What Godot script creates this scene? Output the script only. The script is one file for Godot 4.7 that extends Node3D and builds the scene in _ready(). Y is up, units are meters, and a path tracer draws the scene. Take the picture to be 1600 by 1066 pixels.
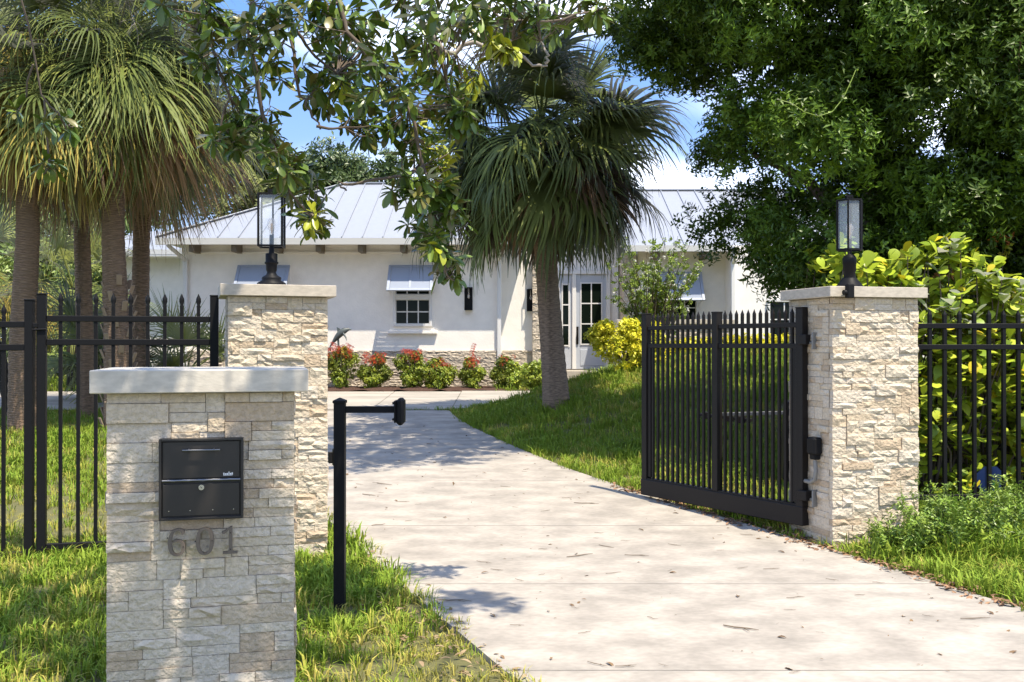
extends Node3D
# Gated driveway with stone pillars, mailbox column, cabbage palms and a white house.

var rng := RandomNumberGenerator.new()
var taken := {}
var M := {}
var T := {}

# ---------------------------------------------------------------- small helpers
func rf(a: float, b: float) -> float:
	return rng.randf_range(a, b)

func V(x: float, y: float, d: float) -> Vector3:
	return Vector3(x, y, -d)

func numbered(called: String) -> String:
	if not taken.has(called):
		taken[called] = 0
		return called
	taken[called] += 1
	return "%s_%03d" % [called, taken[called]]

func tag(o, label, category, group = ""):
	o.set_meta("label", label)
	o.set_meta("category", category)
	if group != "":
		o.set_meta("group", group)
	return o

func thing(called, label, category, at := Vector3.ZERO, turn := 0.0, group := ""):
	var o := Node3D.new()
	o.name = numbered(called)
	add_child(o)
	o.position = at
	o.rotation.y = turn
	return tag(o, label, category, group)

func mesh_node(called, mesh, material, parent = null):
	var o := MeshInstance3D.new()
	o.mesh = mesh
	o.material_override = material
	if parent == null:
		o.name = numbered(called)
		add_child(o)
	else:
		o.name = called
		parent.add_child(o, true)
	return o

func stuff(o):
	o.set_meta("kind", "stuff")
	return o

func struct(o):
	o.set_meta("kind", "structure")
	return o

func begin() -> SurfaceTool:
	var st := SurfaceTool.new()
	st.begin(Mesh.PRIMITIVE_TRIANGLES)
	return st

func done(st: SurfaceTool) -> ArrayMesh:
	st.generate_normals()
	return st.commit()

func part(called, st, material, parent):
	return mesh_node(called, done(st), material, parent)

func tri(st: SurfaceTool, a: Vector3, b: Vector3, c: Vector3):
	st.add_vertex(a)
	st.add_vertex(c)
	st.add_vertex(b)

func quad(st: SurfaceTool, a: Vector3, b: Vector3, c: Vector3, d: Vector3):
	tri(st, a, b, c)
	tri(st, a, c, d)

func box(st: SurfaceTool, c: Vector3, s: Vector3, b := Basis.IDENTITY, bev := 0.0):
	st.set_smooth_group(-1)
	var h := s * 0.5
	var k := minf(bev, minf(h.x, minf(h.y, h.z)) * 0.9)
	if k <= 0.0:
		var p := []
		for i in 8:
			p.append(c + b * Vector3(h.x * (1 if i & 1 else -1), h.y * (1 if i & 2 else -1), h.z * (1 if i & 4 else -1)))
		for f in [[4, 5, 7, 6], [1, 0, 2, 3], [5, 1, 3, 7], [0, 4, 6, 2], [6, 7, 3, 2], [0, 1, 5, 4]]:
			quad(st, p[f[0]], p[f[1]], p[f[2]], p[f[3]])
		return
	# chamfered box: six faces, twelve edges, eight corners
	var ax := [Vector3.RIGHT, Vector3.UP, Vector3.BACK]
	for i in 3:
		var u: Vector3 = ax[(i + 1) % 3]
		var v: Vector3 = ax[(i + 2) % 3]
		var w: Vector3 = ax[i]
		var hu := h.dot(u)
		var hv := h.dot(v)
		var hw := h.dot(w)
		for sgn in [-1.0, 1.0]:
			var o: Vector3 = w * hw * sgn
			var q := [o - u * (hu - k) - v * (hv - k), o + u * (hu - k) - v * (hv - k), o + u * (hu - k) + v * (hv - k), o - u * (hu - k) + v * (hv - k)]
			if sgn < 0:
				q.reverse()
			quad(st, c + b * q[0], c + b * q[1], c + b * q[2], c + b * q[3])
			# chamfers between w-face and v-face (each edge once)
			for t in [-1.0, 1.0]:
				var e := [w * hw * sgn - u * (hu - k) + v * (hv - k) * t, w * hw * sgn + u * (hu - k) + v * (hv - k) * t, w * (hw - k) * sgn + u * (hu - k) + v * hv * t, w * (hw - k) * sgn - u * (hu - k) + v * hv * t]
				if sgn * t < 0:
					e.reverse()
				quad(st, c + b * e[0], c + b * e[1], c + b * e[2], c + b * e[3])
	for sx in [-1.0, 1.0]:
		for sy in [-1.0, 1.0]:
			for sz in [-1.0, 1.0]:
				var q2 := [Vector3(h.x * sx, (h.y - k) * sy, (h.z - k) * sz), Vector3((h.x - k) * sx, h.y * sy, (h.z - k) * sz), Vector3((h.x - k) * sx, (h.y - k) * sy, h.z * sz)]
				if sx * sy * sz < 0:
					q2.reverse()
				tri(st, c + b * q2[0], c + b * q2[1], c + b * q2[2])

func bar(st: SurfaceTool, a: Vector3, b: Vector3, w: float, t: float, up := Vector3.UP, bev := 0.0):
	var d := b - a
	var y := d.normalized()
	var x := y.cross(up)
	if x.length() < 0.01:
		x = y.cross(Vector3.BACK)
	x = x.normalized()
	box(st, (a + b) * 0.5, Vector3(w, d.length(), t), Basis(x, y, x.cross(y)), bev)

func tube(st: SurfaceTool, pts: Array, radii: Array, sides := 8, capped := true):
	st.set_smooth_group(0)
	var rings := []
	var side := Vector3.RIGHT
	for i in pts.size():
		var d: Vector3 = (pts[mini(i + 1, pts.size() - 1)] - pts[maxi(i - 1, 0)]).normalized()
		if i == 0:
			side = d.cross(Vector3(0.31, 0.2, 0.93)).normalized()
		side = (side - d * side.dot(d)).normalized()
		var o := d.cross(side)
		var ring := []
		for j in sides:
			var a := TAU * j / sides
			ring.append(pts[i] + (side * cos(a) + o * sin(a)) * radii[i])
		rings.append(ring)
	for i in pts.size() - 1:
		for j in sides:
			var k := (j + 1) % sides
			quad(st, rings[i][j], rings[i][k], rings[i + 1][k], rings[i + 1][j])
	if capped:
		st.set_smooth_group(-1)
		for j in sides:
			var k := (j + 1) % sides
			tri(st, pts[0], rings[0][k], rings[0][j])
			tri(st, pts[-1], rings[-1][j], rings[-1][k])

func lathe(st: SurfaceTool, profile: Array, at := Vector3.ZERO, sides := 16):
	st.set_smooth_group(0)
	for i in profile.size() - 1:
		for j in sides:
			var a0 := TAU * j / sides
			var a1 := TAU * (j + 1) / sides
			var p: Vector2 = profile[i]
			var q: Vector2 = profile[i + 1]
			quad(st, at + Vector3(p.x * cos(a0), p.y, -p.x * sin(a0)), at + Vector3(p.x * cos(a1), p.y, -p.x * sin(a1)), at + Vector3(q.x * cos(a1), q.y, -q.x * sin(a1)), at + Vector3(q.x * cos(a0), q.y, -q.x * sin(a0)))

func aim(dir: Vector3, up: Vector3) -> Basis:
	var y := dir.normalized()
	var x := y.cross(up)
	if x.length() < 0.01:
		x = y.cross(Vector3(0.3, 0.1, 0.9))
	x = x.normalized()
	return Basis(x, y, x.cross(y))

func rand_dir() -> Vector3:
	var z := rf(-1, 1)
	var a := rf(0, TAU)
	return Vector3(sqrt(1 - z * z) * cos(a), z, sqrt(1 - z * z) * sin(a))

const GAIN := {"grass_blade": Vector3(1.45, 1.55, 0.85), "leaf_tree": Vector3(1.33, 1.45, 0.6), "leaf_weed": Vector3(1.3, 1.3, 1.0), "leaf_far": Vector3(1.2, 1.2, 1.0)}

func scatter(called, mesh, material, parent, where: Array, tints: Array):
	var mm := MultiMesh.new()
	mm.transform_format = MultiMesh.TRANSFORM_3D
	mm.use_colors = true
	mm.mesh = mesh
	mm.instance_count = where.size()
	var gain: Vector3 = GAIN.get(material.resource_name, Vector3.ONE)
	for i in where.size():
		var c: Color = tints[i]
		mm.set_instance_transform(i, where[i])
		mm.set_instance_color(i, Color(c.r * gain.x, c.g * gain.y, c.b * gain.z))
	var o := MultiMeshInstance3D.new()
	o.multimesh = mm
	o.material_override = material
	if parent == null:
		o.name = numbered(called)
		add_child(o)
	else:
		o.name = called
		parent.add_child(o, true)
	return stuff(o)

# ---------------------------------------------------------------- materials
func noise_tex(freq: float, lo: float, hi: float, kind := FastNoiseLite.TYPE_SIMPLEX_SMOOTH, octaves := 4, size := 512, seed_ := 1) -> NoiseTexture2D:
	var n := FastNoiseLite.new()
	n.noise_type = kind
	n.frequency = freq
	n.fractal_octaves = octaves
	n.seed = seed_
	var t := NoiseTexture2D.new()
	t.width = size
	t.height = size
	t.seamless = true
	t.noise = n
	var g := Gradient.new()
	g.set_color(0, Color(lo, lo, lo))
	g.set_color(1, Color(hi, hi, hi))
	t.color_ramp = g
	return t

func mat(called: String, lin: Vector3, rough := 0.8, tex = null, scale := Vector3.ONE, bump = null, bump_cm := 0.3, tint := false, back := 0.0, metal := 0.0, detail = null) -> StandardMaterial3D:
	var m := StandardMaterial3D.new()
	m.resource_name = called
	m.albedo_color = Color(lin.x, lin.y, lin.z).linear_to_srgb()
	m.roughness = rough
	m.metallic = metal
	if tex != null or bump != null:
		m.uv1_triplanar = true
		m.uv1_world_triplanar = true
		m.uv1_scale = scale
	if tex != null:
		m.albedo_texture = tex
	if bump != null:
		m.heightmap_enabled = true
		m.heightmap_texture = bump
		m.heightmap_scale = bump_cm
	if detail != null:
		m.detail_enabled = true
		m.detail_albedo = detail
		m.detail_blend_mode = BaseMaterial3D.BLEND_MODE_MUL
		m.uv2_triplanar = true
		m.uv2_world_triplanar = true
		m.detail_uv_layer = BaseMaterial3D.DETAIL_UV_2
		m.uv2_scale = Vector3(0.9, 0.9, 1.3)
	m.vertex_color_use_as_albedo = tint
	if back > 0.0:
		m.backlight_enabled = true
		m.backlight = Color(back, back, back)
	M[called] = m
	return m

func make_materials():
	T.blotch = noise_tex(0.012, 0.84, 1.0, FastNoiseLite.TYPE_SIMPLEX_SMOOTH, 5, 512, 3)
	T.fine = noise_tex(0.06, 0.86, 1.0, FastNoiseLite.TYPE_SIMPLEX_SMOOTH, 4, 512, 5)
	T.stain = noise_tex(0.006, 0.80, 1.05, FastNoiseLite.TYPE_SIMPLEX_SMOOTH, 6, 1024, 9)
	T.rock = noise_tex(0.02, 0.0, 1.0, FastNoiseLite.TYPE_SIMPLEX_SMOOTH, 6, 512, 11)
	T.mottle = noise_tex(0.02, 0.83, 1.0, FastNoiseLite.TYPE_SIMPLEX_SMOOTH, 6, 512, 33)
	T.mottle2 = noise_tex(0.035, 0.90, 1.0, FastNoiseLite.TYPE_SIMPLEX_SMOOTH, 5, 512, 35)
	T.rough = noise_tex(0.02, 0.5, 1.0, FastNoiseLite.TYPE_SIMPLEX_SMOOTH, 6, 512, 41)
	T.grit = noise_tex(0.09, 0.0, 1.0, FastNoiseLite.TYPE_SIMPLEX_SMOOTH, 3, 512, 13)
	T.faint = noise_tex(0.02, 0.96, 1.0, FastNoiseLite.TYPE_SIMPLEX_SMOOTH, 4, 512, 15)
	T.pit = noise_tex(0.05, 0.0, 1.0, FastNoiseLite.TYPE_CELLULAR, 2, 512, 17)
	var stones := [Vector3(0.71, 0.60, 0.445), Vector3(0.69, 0.575, 0.42), Vector3(0.74, 0.635, 0.485), Vector3(0.64, 0.515, 0.36), Vector3(0.71, 0.61, 0.475), Vector3(0.59, 0.46, 0.315)]
	for i in stones.size():
		mat("travertine_%d" % i, stones[i], 0.9, T.mottle, Vector3(3.5, 3.5, 3.5), T.rock, 0.75, false, 0.0, 0.0)
	mat("mortar", Vector3(0.50, 0.42, 0.32), 0.95, T.fine, Vector3(3, 3, 3))
	mat("cap_cream", Vector3(0.60, 0.53, 0.43), 0.85, T.mottle, Vector3(1.6, 3, 1.6), T.grit, 0.05)
	mat("cap_grey", Vector3(0.67, 0.61, 0.51), 0.85, T.mottle, Vector3(1.4, 2.5, 1.4), T.grit, 0.05)
	mat("concrete", Vector3(0.445, 0.40, 0.34), 0.92, T.stain, Vector3(0.33, 0.3, 0.45), T.grit, 0.06, false, 0.0, 0.0, T.mottle2)
	mat("concrete_far", Vector3(0.40, 0.362, 0.305), 0.92, T.stain, Vector3(0.12, 0.12, 0.3))
	mat("soil", Vector3(0.13, 0.125, 0.045), 1.0, T.fine, Vector3(0.7, 0.7, 0.7))
	mat("mulch", Vector3(0.14, 0.07, 0.045), 1.0, T.fine, Vector3(2, 2, 2), T.grit, 3.0)
	mat("black_metal", Vector3(0.011, 0.011, 0.012), 0.5, T.faint, Vector3(3, 3, 3))
	M.black_metal.metallic_specular = 0.25
	mat("gate_metal", Vector3(0.019, 0.0165, 0.0155), 0.45, T.fine, Vector3(2, 2, 2))
	M.gate_metal.metallic_specular = 0.3
	mat("mailbox_black", Vector3(0.026, 0.0225, 0.021), 0.4, T.fine, Vector3(4, 4, 4))
	mat("dark_steel", Vector3(0.22, 0.22, 0.23), 0.3, null, Vector3.ONE, null, 0.0, false, 0.0, 0.9)
	mat("chrome", Vector3(0.6, 0.6, 0.6), 0.25, null, Vector3.ONE, null, 0.0, false, 0.0, 0.9)
	mat("white_print", Vector3(0.7, 0.7, 0.7), 0.6)
	mat("digit_metal", Vector3(0.16, 0.126, 0.096), 0.5, T.fine, Vector3(5, 5, 5))
	mat("grey_pipe", Vector3(0.20, 0.20, 0.19), 0.55)
	mat("stucco", Vector3(0.90, 0.855, 0.785), 0.9, T.faint, Vector3(0.4, 0.4, 0.4), T.grit, 0.15)
	mat("trim_white", Vector3(0.68, 0.67, 0.65), 0.6)
	mat("fascia", Vector3(0.52, 0.52, 0.50), 0.6)
	mat("roof_metal", Vector3(0.27, 0.288, 0.325), 0.5, T.faint, Vector3(0.6, 0.6, 0.6))
	mat("rafter_wood", Vector3(0.16, 0.13, 0.09), 0.8)
	mat("shutter_blue", Vector3(0.30, 0.34, 0.42), 0.55)
	mat("door_grey", Vector3(0.42, 0.45, 0.50), 0.5)
	mat("dark_pane", Vector3(0.006, 0.010, 0.007), 0.08)
	M.dark_pane.metallic_specular = 0.22
	mat("wall_stone", Vector3(0.60, 0.51, 0.40), 0.9, T.blotch, Vector3(1.5, 1.5, 1.5), T.rock, 1.0)
	mat("statue", Vector3(0.09, 0.11, 0.11), 0.5, T.fine, Vector3(4, 4, 4))
	mat("bark", Vector3(0.17, 0.13, 0.10), 0.95, T.fine, Vector3(3, 1, 3), T.rock, 2.0)
	mat("bark_pale", Vector3(0.38, 0.33, 0.28), 0.9, T.fine, Vector3(6, 2, 6))
	mat("twig", Vector3(0.13, 0.10, 0.075), 0.95)
	mat("trunk_brown", Vector3(0.50, 0.335, 0.215), 0.95, T.rough, Vector3(0.8, 6, 0.8), T.rock, 3.0)
	mat("trunk_tan", Vector3(0.60, 0.43, 0.305), 0.95, T.rough, Vector3(1.2, 4, 1.2), T.grit, 1.5)
	mat("trunk_dark", Vector3(0.035, 0.028, 0.02), 0.95, T.fine, Vector3(2, 4, 2), T.rock, 3.0)
	mat("boot", Vector3(0.34, 0.25, 0.17), 0.95, T.fine, Vector3(6, 2, 6))
	mat("frond_green", Vector3(0.085, 0.11, 0.03), 0.45, null, Vector3.ONE, null, 0, false, 0.35)
	mat("frond_fresh", Vector3(0.135, 0.165, 0.04), 0.45, null, Vector3.ONE, null, 0, false, 0.35)
	mat("frond_olive", Vector3(0.17, 0.19, 0.045), 0.5, null, Vector3.ONE, null, 0, false, 0.4)
	mat("frond_gold", Vector3(0.34, 0.265, 0.06), 0.6, null, Vector3.ONE, null, 0, false, 0.4)
	mat("frond_dead", Vector3(0.36, 0.225, 0.12), 0.8, null, Vector3.ONE, null, 0, false, 0.3)
	mat("frond_dark_dead", Vector3(0.13, 0.085, 0.055), 0.85, null, Vector3.ONE, null, 0, false, 0.25)
	for n in ["frond_green", "frond_fresh", "frond_olive", "frond_gold", "frond_dead", "frond_dark_dead"]:
		M[n].metallic_specular = 0.22
	for n in ["leaf_tree", "leaf_weed", "leaf_far", "grass_blade"]:
		mat(n, Vector3(1, 1, 1), 0.45, null, Vector3.ONE, null, 0, true, 0.25 if n == "leaf_tree" else 0.45)
	M.leaf_tree.roughness = 0.4
	M.leaf_tree.metallic_specular = 0.36
	M.grass_blade.roughness = 0.65
	M.grass_blade.metallic_specular = 0.25
	mat("oak_leaf", Vector3(1, 1, 1), 0.3, null, Vector3.ONE, null, 0, true, 0.35)
	mat("oak_leaf_a", Vector3(0.078, 0.132, 0.02), 0.33, null, Vector3.ONE, null, 0, false, 0.35)
	mat("oak_leaf_b", Vector3(0.13, 0.19, 0.026), 0.35, null, Vector3.ONE, null, 0, false, 0.4)
	mat("oak_leaf_c", Vector3(0.13, 0.125, 0.03), 0.35, null, Vector3.ONE, null, 0, false, 0.35)
	mat("oak_leaf_d", Vector3(0.30, 0.33, 0.025), 0.4, null, Vector3.ONE, null, 0, false, 0.7)
	for n in ["oak_leaf", "oak_leaf_a", "oak_leaf_b", "oak_leaf_c", "oak_leaf_d"]:
		M[n].metallic_specular = 0.42
	mat("hedge_leaf", Vector3(1, 1, 1), 0.35, null, Vector3.ONE, null, 0, true, 0.6)
	mat("hedge_leaf_a", Vector3(0.35, 0.44, 0.035), 0.35, null, Vector3.ONE, null, 0, false, 0.6)
	M.hedge_leaf_a.metallic_specular = 0.32
	M.hedge_leaf.metallic_specular = 0.32
	mat("hedge_leaf_b", Vector3(0.43, 0.50, 0.05), 0.35, null, Vector3.ONE, null, 0, false, 0.6)
	mat("hedge_leaf_c", Vector3(0.20, 0.29, 0.03), 0.35, null, Vector3.ONE, null, 0, false, 0.6)
	mat("hedge_leaf_d", Vector3(0.58, 0.47, 0.03), 0.4, null, Vector3.ONE, null, 0, false, 0.6)
	mat("litter", Vector3(1, 1, 1), 0.9, null, Vector3.ONE, null, 0, true)
	mat("red_flower", Vector3(0.55, 0.05, 0.008), 0.9, null, Vector3.ONE, null, 0, false, 0.4)
	mat("white_flower", Vector3(0.8, 0.8, 0.72), 0.6, null, Vector3.ONE, null, 0, false, 0.4)
	mat("moss", Vector3(0.24, 0.22, 0.19), 0.95)
	mat("sign_blue", Vector3(0.006, 0.022, 0.10), 0.4)
	mat("sign_green", Vector3(0.03, 0.2, 0.09), 0.4)
	mat("bulb_filament", Vector3(0.65, 0.36, 0.12), 0.4)
	var g := StandardMaterial3D.new()
	g.resource_name = "lantern_glass"
	g.transparency = BaseMaterial3D.TRANSPARENCY_ALPHA
	g.albedo_color = Color(0.9, 0.93, 0.95, 0.16)
	g.roughness = 0.08
	M.lantern_glass = g
	var g2 := g.duplicate()
	g2.albedo_color = Color(0.95, 0.9, 0.85, 0.22)
	M.bulb_glass = g2

# ---------------------------------------------------------------- ground
const RIGHT_EDGE := [Vector2(-6, 14), Vector2(0, 6.6), Vector2(2, 4.9), Vector2(4, 3.45), Vector2(5.17, 2.67), Vector2(6.75, 2.14), Vector2(8.7, 1.12), Vector2(10, 0.55), Vector2(11.6, 0.0), Vector2(13.2, -0.5), Vector2(14.4, -0.8), Vector2(15.4, -0.98), Vector2(15.6, -0.8), Vector2(17, 0.55), Vector2(18, 1.3), Vector2(19, 1.7), Vector2(23, 2.2)]
const LEFT_EDGE := [Vector2(-6, 3.2), Vector2(0, 1.8), Vector2(2, 1.1), Vector2(3.4, 0.42), Vector2(4.12, 0.0), Vector2(5.05, -0.37), Vector2(5.8, -0.68), Vector2(6.57, -0.96), Vector2(7.2, -1.2), Vector2(8.2, -1.75), Vector2(10, -2.7), Vector2(12, -3.5), Vector2(15.4, -4.6)]

func along(table: Array, d: float) -> float:
	for i in table.size() - 1:
		if d <= table[i + 1].x:
			var t := clampf((d - table[i].x) / (table[i + 1].x - table[i].x), 0, 1)
			return lerpf(table[i].y, table[i + 1].y, t)
	return table[-1].y

func base_h(d: float) -> float:
	return 0.042 * clampf(d - 6.7, 0.0, 13.0)

func gh(x: float, d: float) -> float:
	var m := 0.9 * exp(-((x - 4.5) ** 2 + (d - 16.0) ** 2) / 17.6)
	m *= smoothstep(0.0, 1.7, x - along(RIGHT_EDGE, d))
	return base_h(d) + m

func on_drive(x: float, d: float) -> bool:
	if d < 15.4 and x > along(LEFT_EDGE, d) and x < along(RIGHT_EDGE, d):
		return true
	return d > 15.5 and d < 18.7 and x < along(RIGHT_EDGE, d)

func steps(a: float, b: float, s: float) -> Array:
	var r := []
	var n := int(round((b - a) / s))
	for i in n + 1:
		r.append(lerpf(a, b, float(i) / n))
	return r

func make_ground():
	var xs := [-400.0, -150.0, -60.0, -30.0, -20.0] + steps(-15, 10, 0.25) + [14.0, 20.0, 30.0, 60.0, 150.0, 400.0]
	var ds := [-100.0, -30.0, -10.0, -4.0] + steps(-2, 24, 0.25) + [28.0, 34.0, 45.0, 70.0, 120.0, 400.0, 900.0]
	var st := begin()
	st.set_smooth_group(0)
	for i in xs.size() - 1:
		for j in ds.size() - 1:
			var p := []
			for k in [[0, 0], [1, 0], [1, 1], [0, 1]]:
				var x: float = xs[i + k[0]]
				var d: float = ds[j + k[1]]
				p.append(V(x, gh(x, d), d))
			quad(st, p[0], p[1], p[2], p[3])
	struct(part("ground", st, M.soil, null))
	# the driveway is cast in slabs with open joints
	var drive := Node3D.new()
	drive.name = "driveway"
	add_child(drive)
	struct(drive)
	var joints := [-5.0, -1.0, 1.6, 3.1, 4.2, 5.72, 7.4, 9.3, 11.3, 13.3, 15.4]
	for i in joints.size() - 1:
		var a: float = joints[i] + 0.005
		var b: float = joints[i + 1] - 0.005
		var rows := steps(a, b, 0.3)
		var s := begin()
		s.set_smooth_group(-1)
		for k in rows.size() - 1:
			var q := []
			for d in [rows[k], rows[k + 1]]:
				q.append([V(along(LEFT_EDGE, d), base_h(d) + 0.025, d), V(along(RIGHT_EDGE, d), base_h(d) + 0.025, d)])
			quad(s, q[0][0], q[0][1], q[1][1], q[1][0])
			var dn := Vector3(0, -0.1, 0)
			quad(s, q[1][0] + dn, q[0][0] + dn, q[0][0], q[1][0])
			quad(s, q[0][1] + dn, q[1][1] + dn, q[1][1], q[0][1])
			if k == 0:
				quad(s, q[0][0] + dn, q[0][1] + dn, q[0][1], q[0][0])
			if k == rows.size() - 2:
				quad(s, q[1][1] + dn, q[1][0] + dn, q[1][0], q[1][1])
		part("concrete_slab", s, M.concrete, drive)
	# drive that crosses in front of the house, and the path to the door
	var cross := Node3D.new()
	cross.name = "cross_driveway"
	add_child(cross)
	struct(cross)
	var cuts := [-26.0, -21.0, -16.0, -12.5, -9.0, -5.5, -2.2, -0.95]
	for i in cuts.size() - 1:
		var s := begin()
		var x0: float = cuts[i] + 0.005
		var x1: float = cuts[i + 1] - 0.005
		for k in 6:
			var d0 := 15.44 + k * 0.53
			var d1 := d0 + 0.53
			s.set_smooth_group(0)
			quad(s, V(x0, base_h(d0) + 0.03, d0), V(x1, base_h(d0) + 0.03, d0), V(x1, base_h(d1) + 0.03, d1), V(x0, base_h(d1) + 0.03, d1))
		part("concrete_slab", s, M.concrete_far, cross)
	var s2 := begin()
	s2.set_smooth_group(0)
	for k in 24:
		var d0 := 15.5 + k * 0.2933
		var d1 := d0 + 0.2933
		var l0 := -0.945 if d0 < 18.5 else 0.75 + (d0 - 18.6) * 0.08
		var l1 := -0.945 if d1 < 18.7 else 0.75 + (d1 - 18.6) * 0.08
		if d0 < 18.5 and d1 > 18.7:
			l1 = l0
		var y0 := base_h(d0) + 0.03 + 0.035 * maxf(0, d0 - 18.6)
		var y1 := base_h(d1) + 0.03 + 0.035 * maxf(0, d1 - 18.6)
		quad(s2, V(l0, y0, d0), V(maxf(along(RIGHT_EDGE, d0), l0 + 0.02), y0, d0), V(maxf(along(RIGHT_EDGE, d1), l1 + 0.02), y1, d1), V(l1, y1, d1))
	part("concrete_slab", s2, M.concrete_far, cross)
	# mulched bed along the house
	var b := begin()
	b.set_smooth_group(0)
	for i in 46:
		for k in 5:
			var c := []
			for q in [[0, 0], [1, 0], [1, 1], [0, 1]]:
				var x: float = -6.8 + (i + q[0]) * 0.16
				var e: float = (k + q[1]) / 5.0
				var bump := 0.05 * sin(e * PI) + 0.012 * sin(x * 31 + e * 9) + 0.012 * sin(x * 17 - e * 14)
				c.append(V(x, 0.54 + bump, 18.74 + e * 1.15))
			quad(b, c[0], c[1], c[2], c[3])
	struct(part("planting_bed", b, M.mulch, null))

# ---------------------------------------------------------------- grass
func make_grass():
	var tufts := []
	for v in 4:
		var st := begin()
		st.set_smooth_group(-1)
		for k in 11:
			var a := rf(0, TAU)
			var r := rf(0, 0.05)
			var p := Vector3(cos(a) * r, 0, sin(a) * r)
			var out := Vector3(cos(a + rf(-0.9, 0.9)), 0, sin(a + rf(-0.9, 0.9)))
			var h := rf(0.05, 0.115)
			var lean := rf(0.01, 0.075)
			var s := Vector3(-out.z, 0, out.x) * rf(0.0025, 0.0042)
			var m := p + out * lean * 0.35 + Vector3(0, h * 0.62, 0)
			var t := p + out * lean + Vector3(0, h * (0.95 - lean * 3), 0)
			quad(st, p - s, p + s, m + s * 0.8, m - s * 0.8)
			tri(st, m - s * 0.8, m + s * 0.8, t)
		tufts.append(done(st))
	var dry := FastNoiseLite.new()
	dry.seed = 4
	dry.frequency = 0.55
	var where := [[], [], [], []]
	var tint := [[], [], [], []]
	# areas: x0, x1, d0, d1, tufts per square metre, size
	for a in [[-5.0, 0.6, 2.6, 7.2, 300, 1.0], [-9.5, -1.0, 7.2, 15.4, 125, 1.15], [-24.0, -8.0, 8.0, 15.4, 25, 1.6], [1.9, 6.5, 3.6, 8.0, 300, 1.05], [2.35, 4.8, 6.3, 7.7, 150, 1.7], [-1.2, 4.2, 7.4, 12.0, 260, 1.0], [-1.2, 7.5, 12.0, 16.0, 190, 1.15], [0.3, 9.0, 16.0, 20.0, 95, 1.3], [4.2, 9.0, 8.0, 12.0, 60, 1.3], [-24.0, -6.9, 18.7, 24.0, 28, 1.7], [-1.7, 0.6, 15.41, 15.6, 500, 0.7], [-0.3, 1.1, 18.7, 20.3, 150, 1.3]]:
		var n := int((a[1] - a[0]) * (a[3] - a[2]) * a[4])
		for i in n:
			var x := rf(a[0], a[1])
			var d := rf(a[2], a[3])
			if on_drive(x, d) and not on_drive(x - 0.06, d) == false:
				continue
			if on_drive(x, d) and on_drive(x + 0.06, d) and on_drive(x - 0.06, d):
				continue
			if x > -1.5 and x < -0.72 and d > 3.48 and d < 3.95:
				continue
			var dr := dry.get_noise_2d(x * 1.2, d * 1.2)
			# worn patches: verge below the keypad, strip behind the fence
			var worn := exp(-((x + 0.2) ** 2 + (d - 4.25) ** 2 * 0.8) / 0.32) * 0.85
			worn = maxf(worn, 0.8 * exp(-((d - 7.8) ** 2) / 0.35) * (1.0 if x < -1.5 else 0.0))
			worn += dr * 0.55
			if worn > 0.25 and rng.randf() < worn * 0.4:
				continue
			var k := rng.randi() % 4
			var sz: float = a[5] * rf(0.7, 1.25) * clampf(1.15 - worn * 0.75, 0.45, 1.3)
			where[k].append(Transform3D(Basis(Vector3.UP, rf(0, TAU)).scaled(Vector3(sz, sz * rf(0.8, 1.2), sz)), V(x, gh(x, d) - 0.004, d)))
			var g := Color(0.105, 0.165, 0.028).lerp(Color(0.17, 0.20, 0.045), rng.randf())
			if rng.randf() < clampf(0.12 + worn * 0.95, 0.0, 0.9):
				g = Color(0.30, 0.24, 0.11).lerp(Color(0.22, 0.21, 0.06), rng.randf())
			tint[k].append(g)
	for k in 4:
		var o = scatter("lawn_grass", tufts[k], M.grass_blade, null, where[k], tint[k])
		tag(o, ["green lawn grass with dry straw patches on both sides of the drive", "shorter lawn grass between the taller tufts", "lawn grass with blades leaning over the drive edge", "sparse lawn grass tufts mixed through the lawn"][k], "grass")

# ---------------------------------------------------------------- ledger stone
var stone_cache := {}

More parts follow.
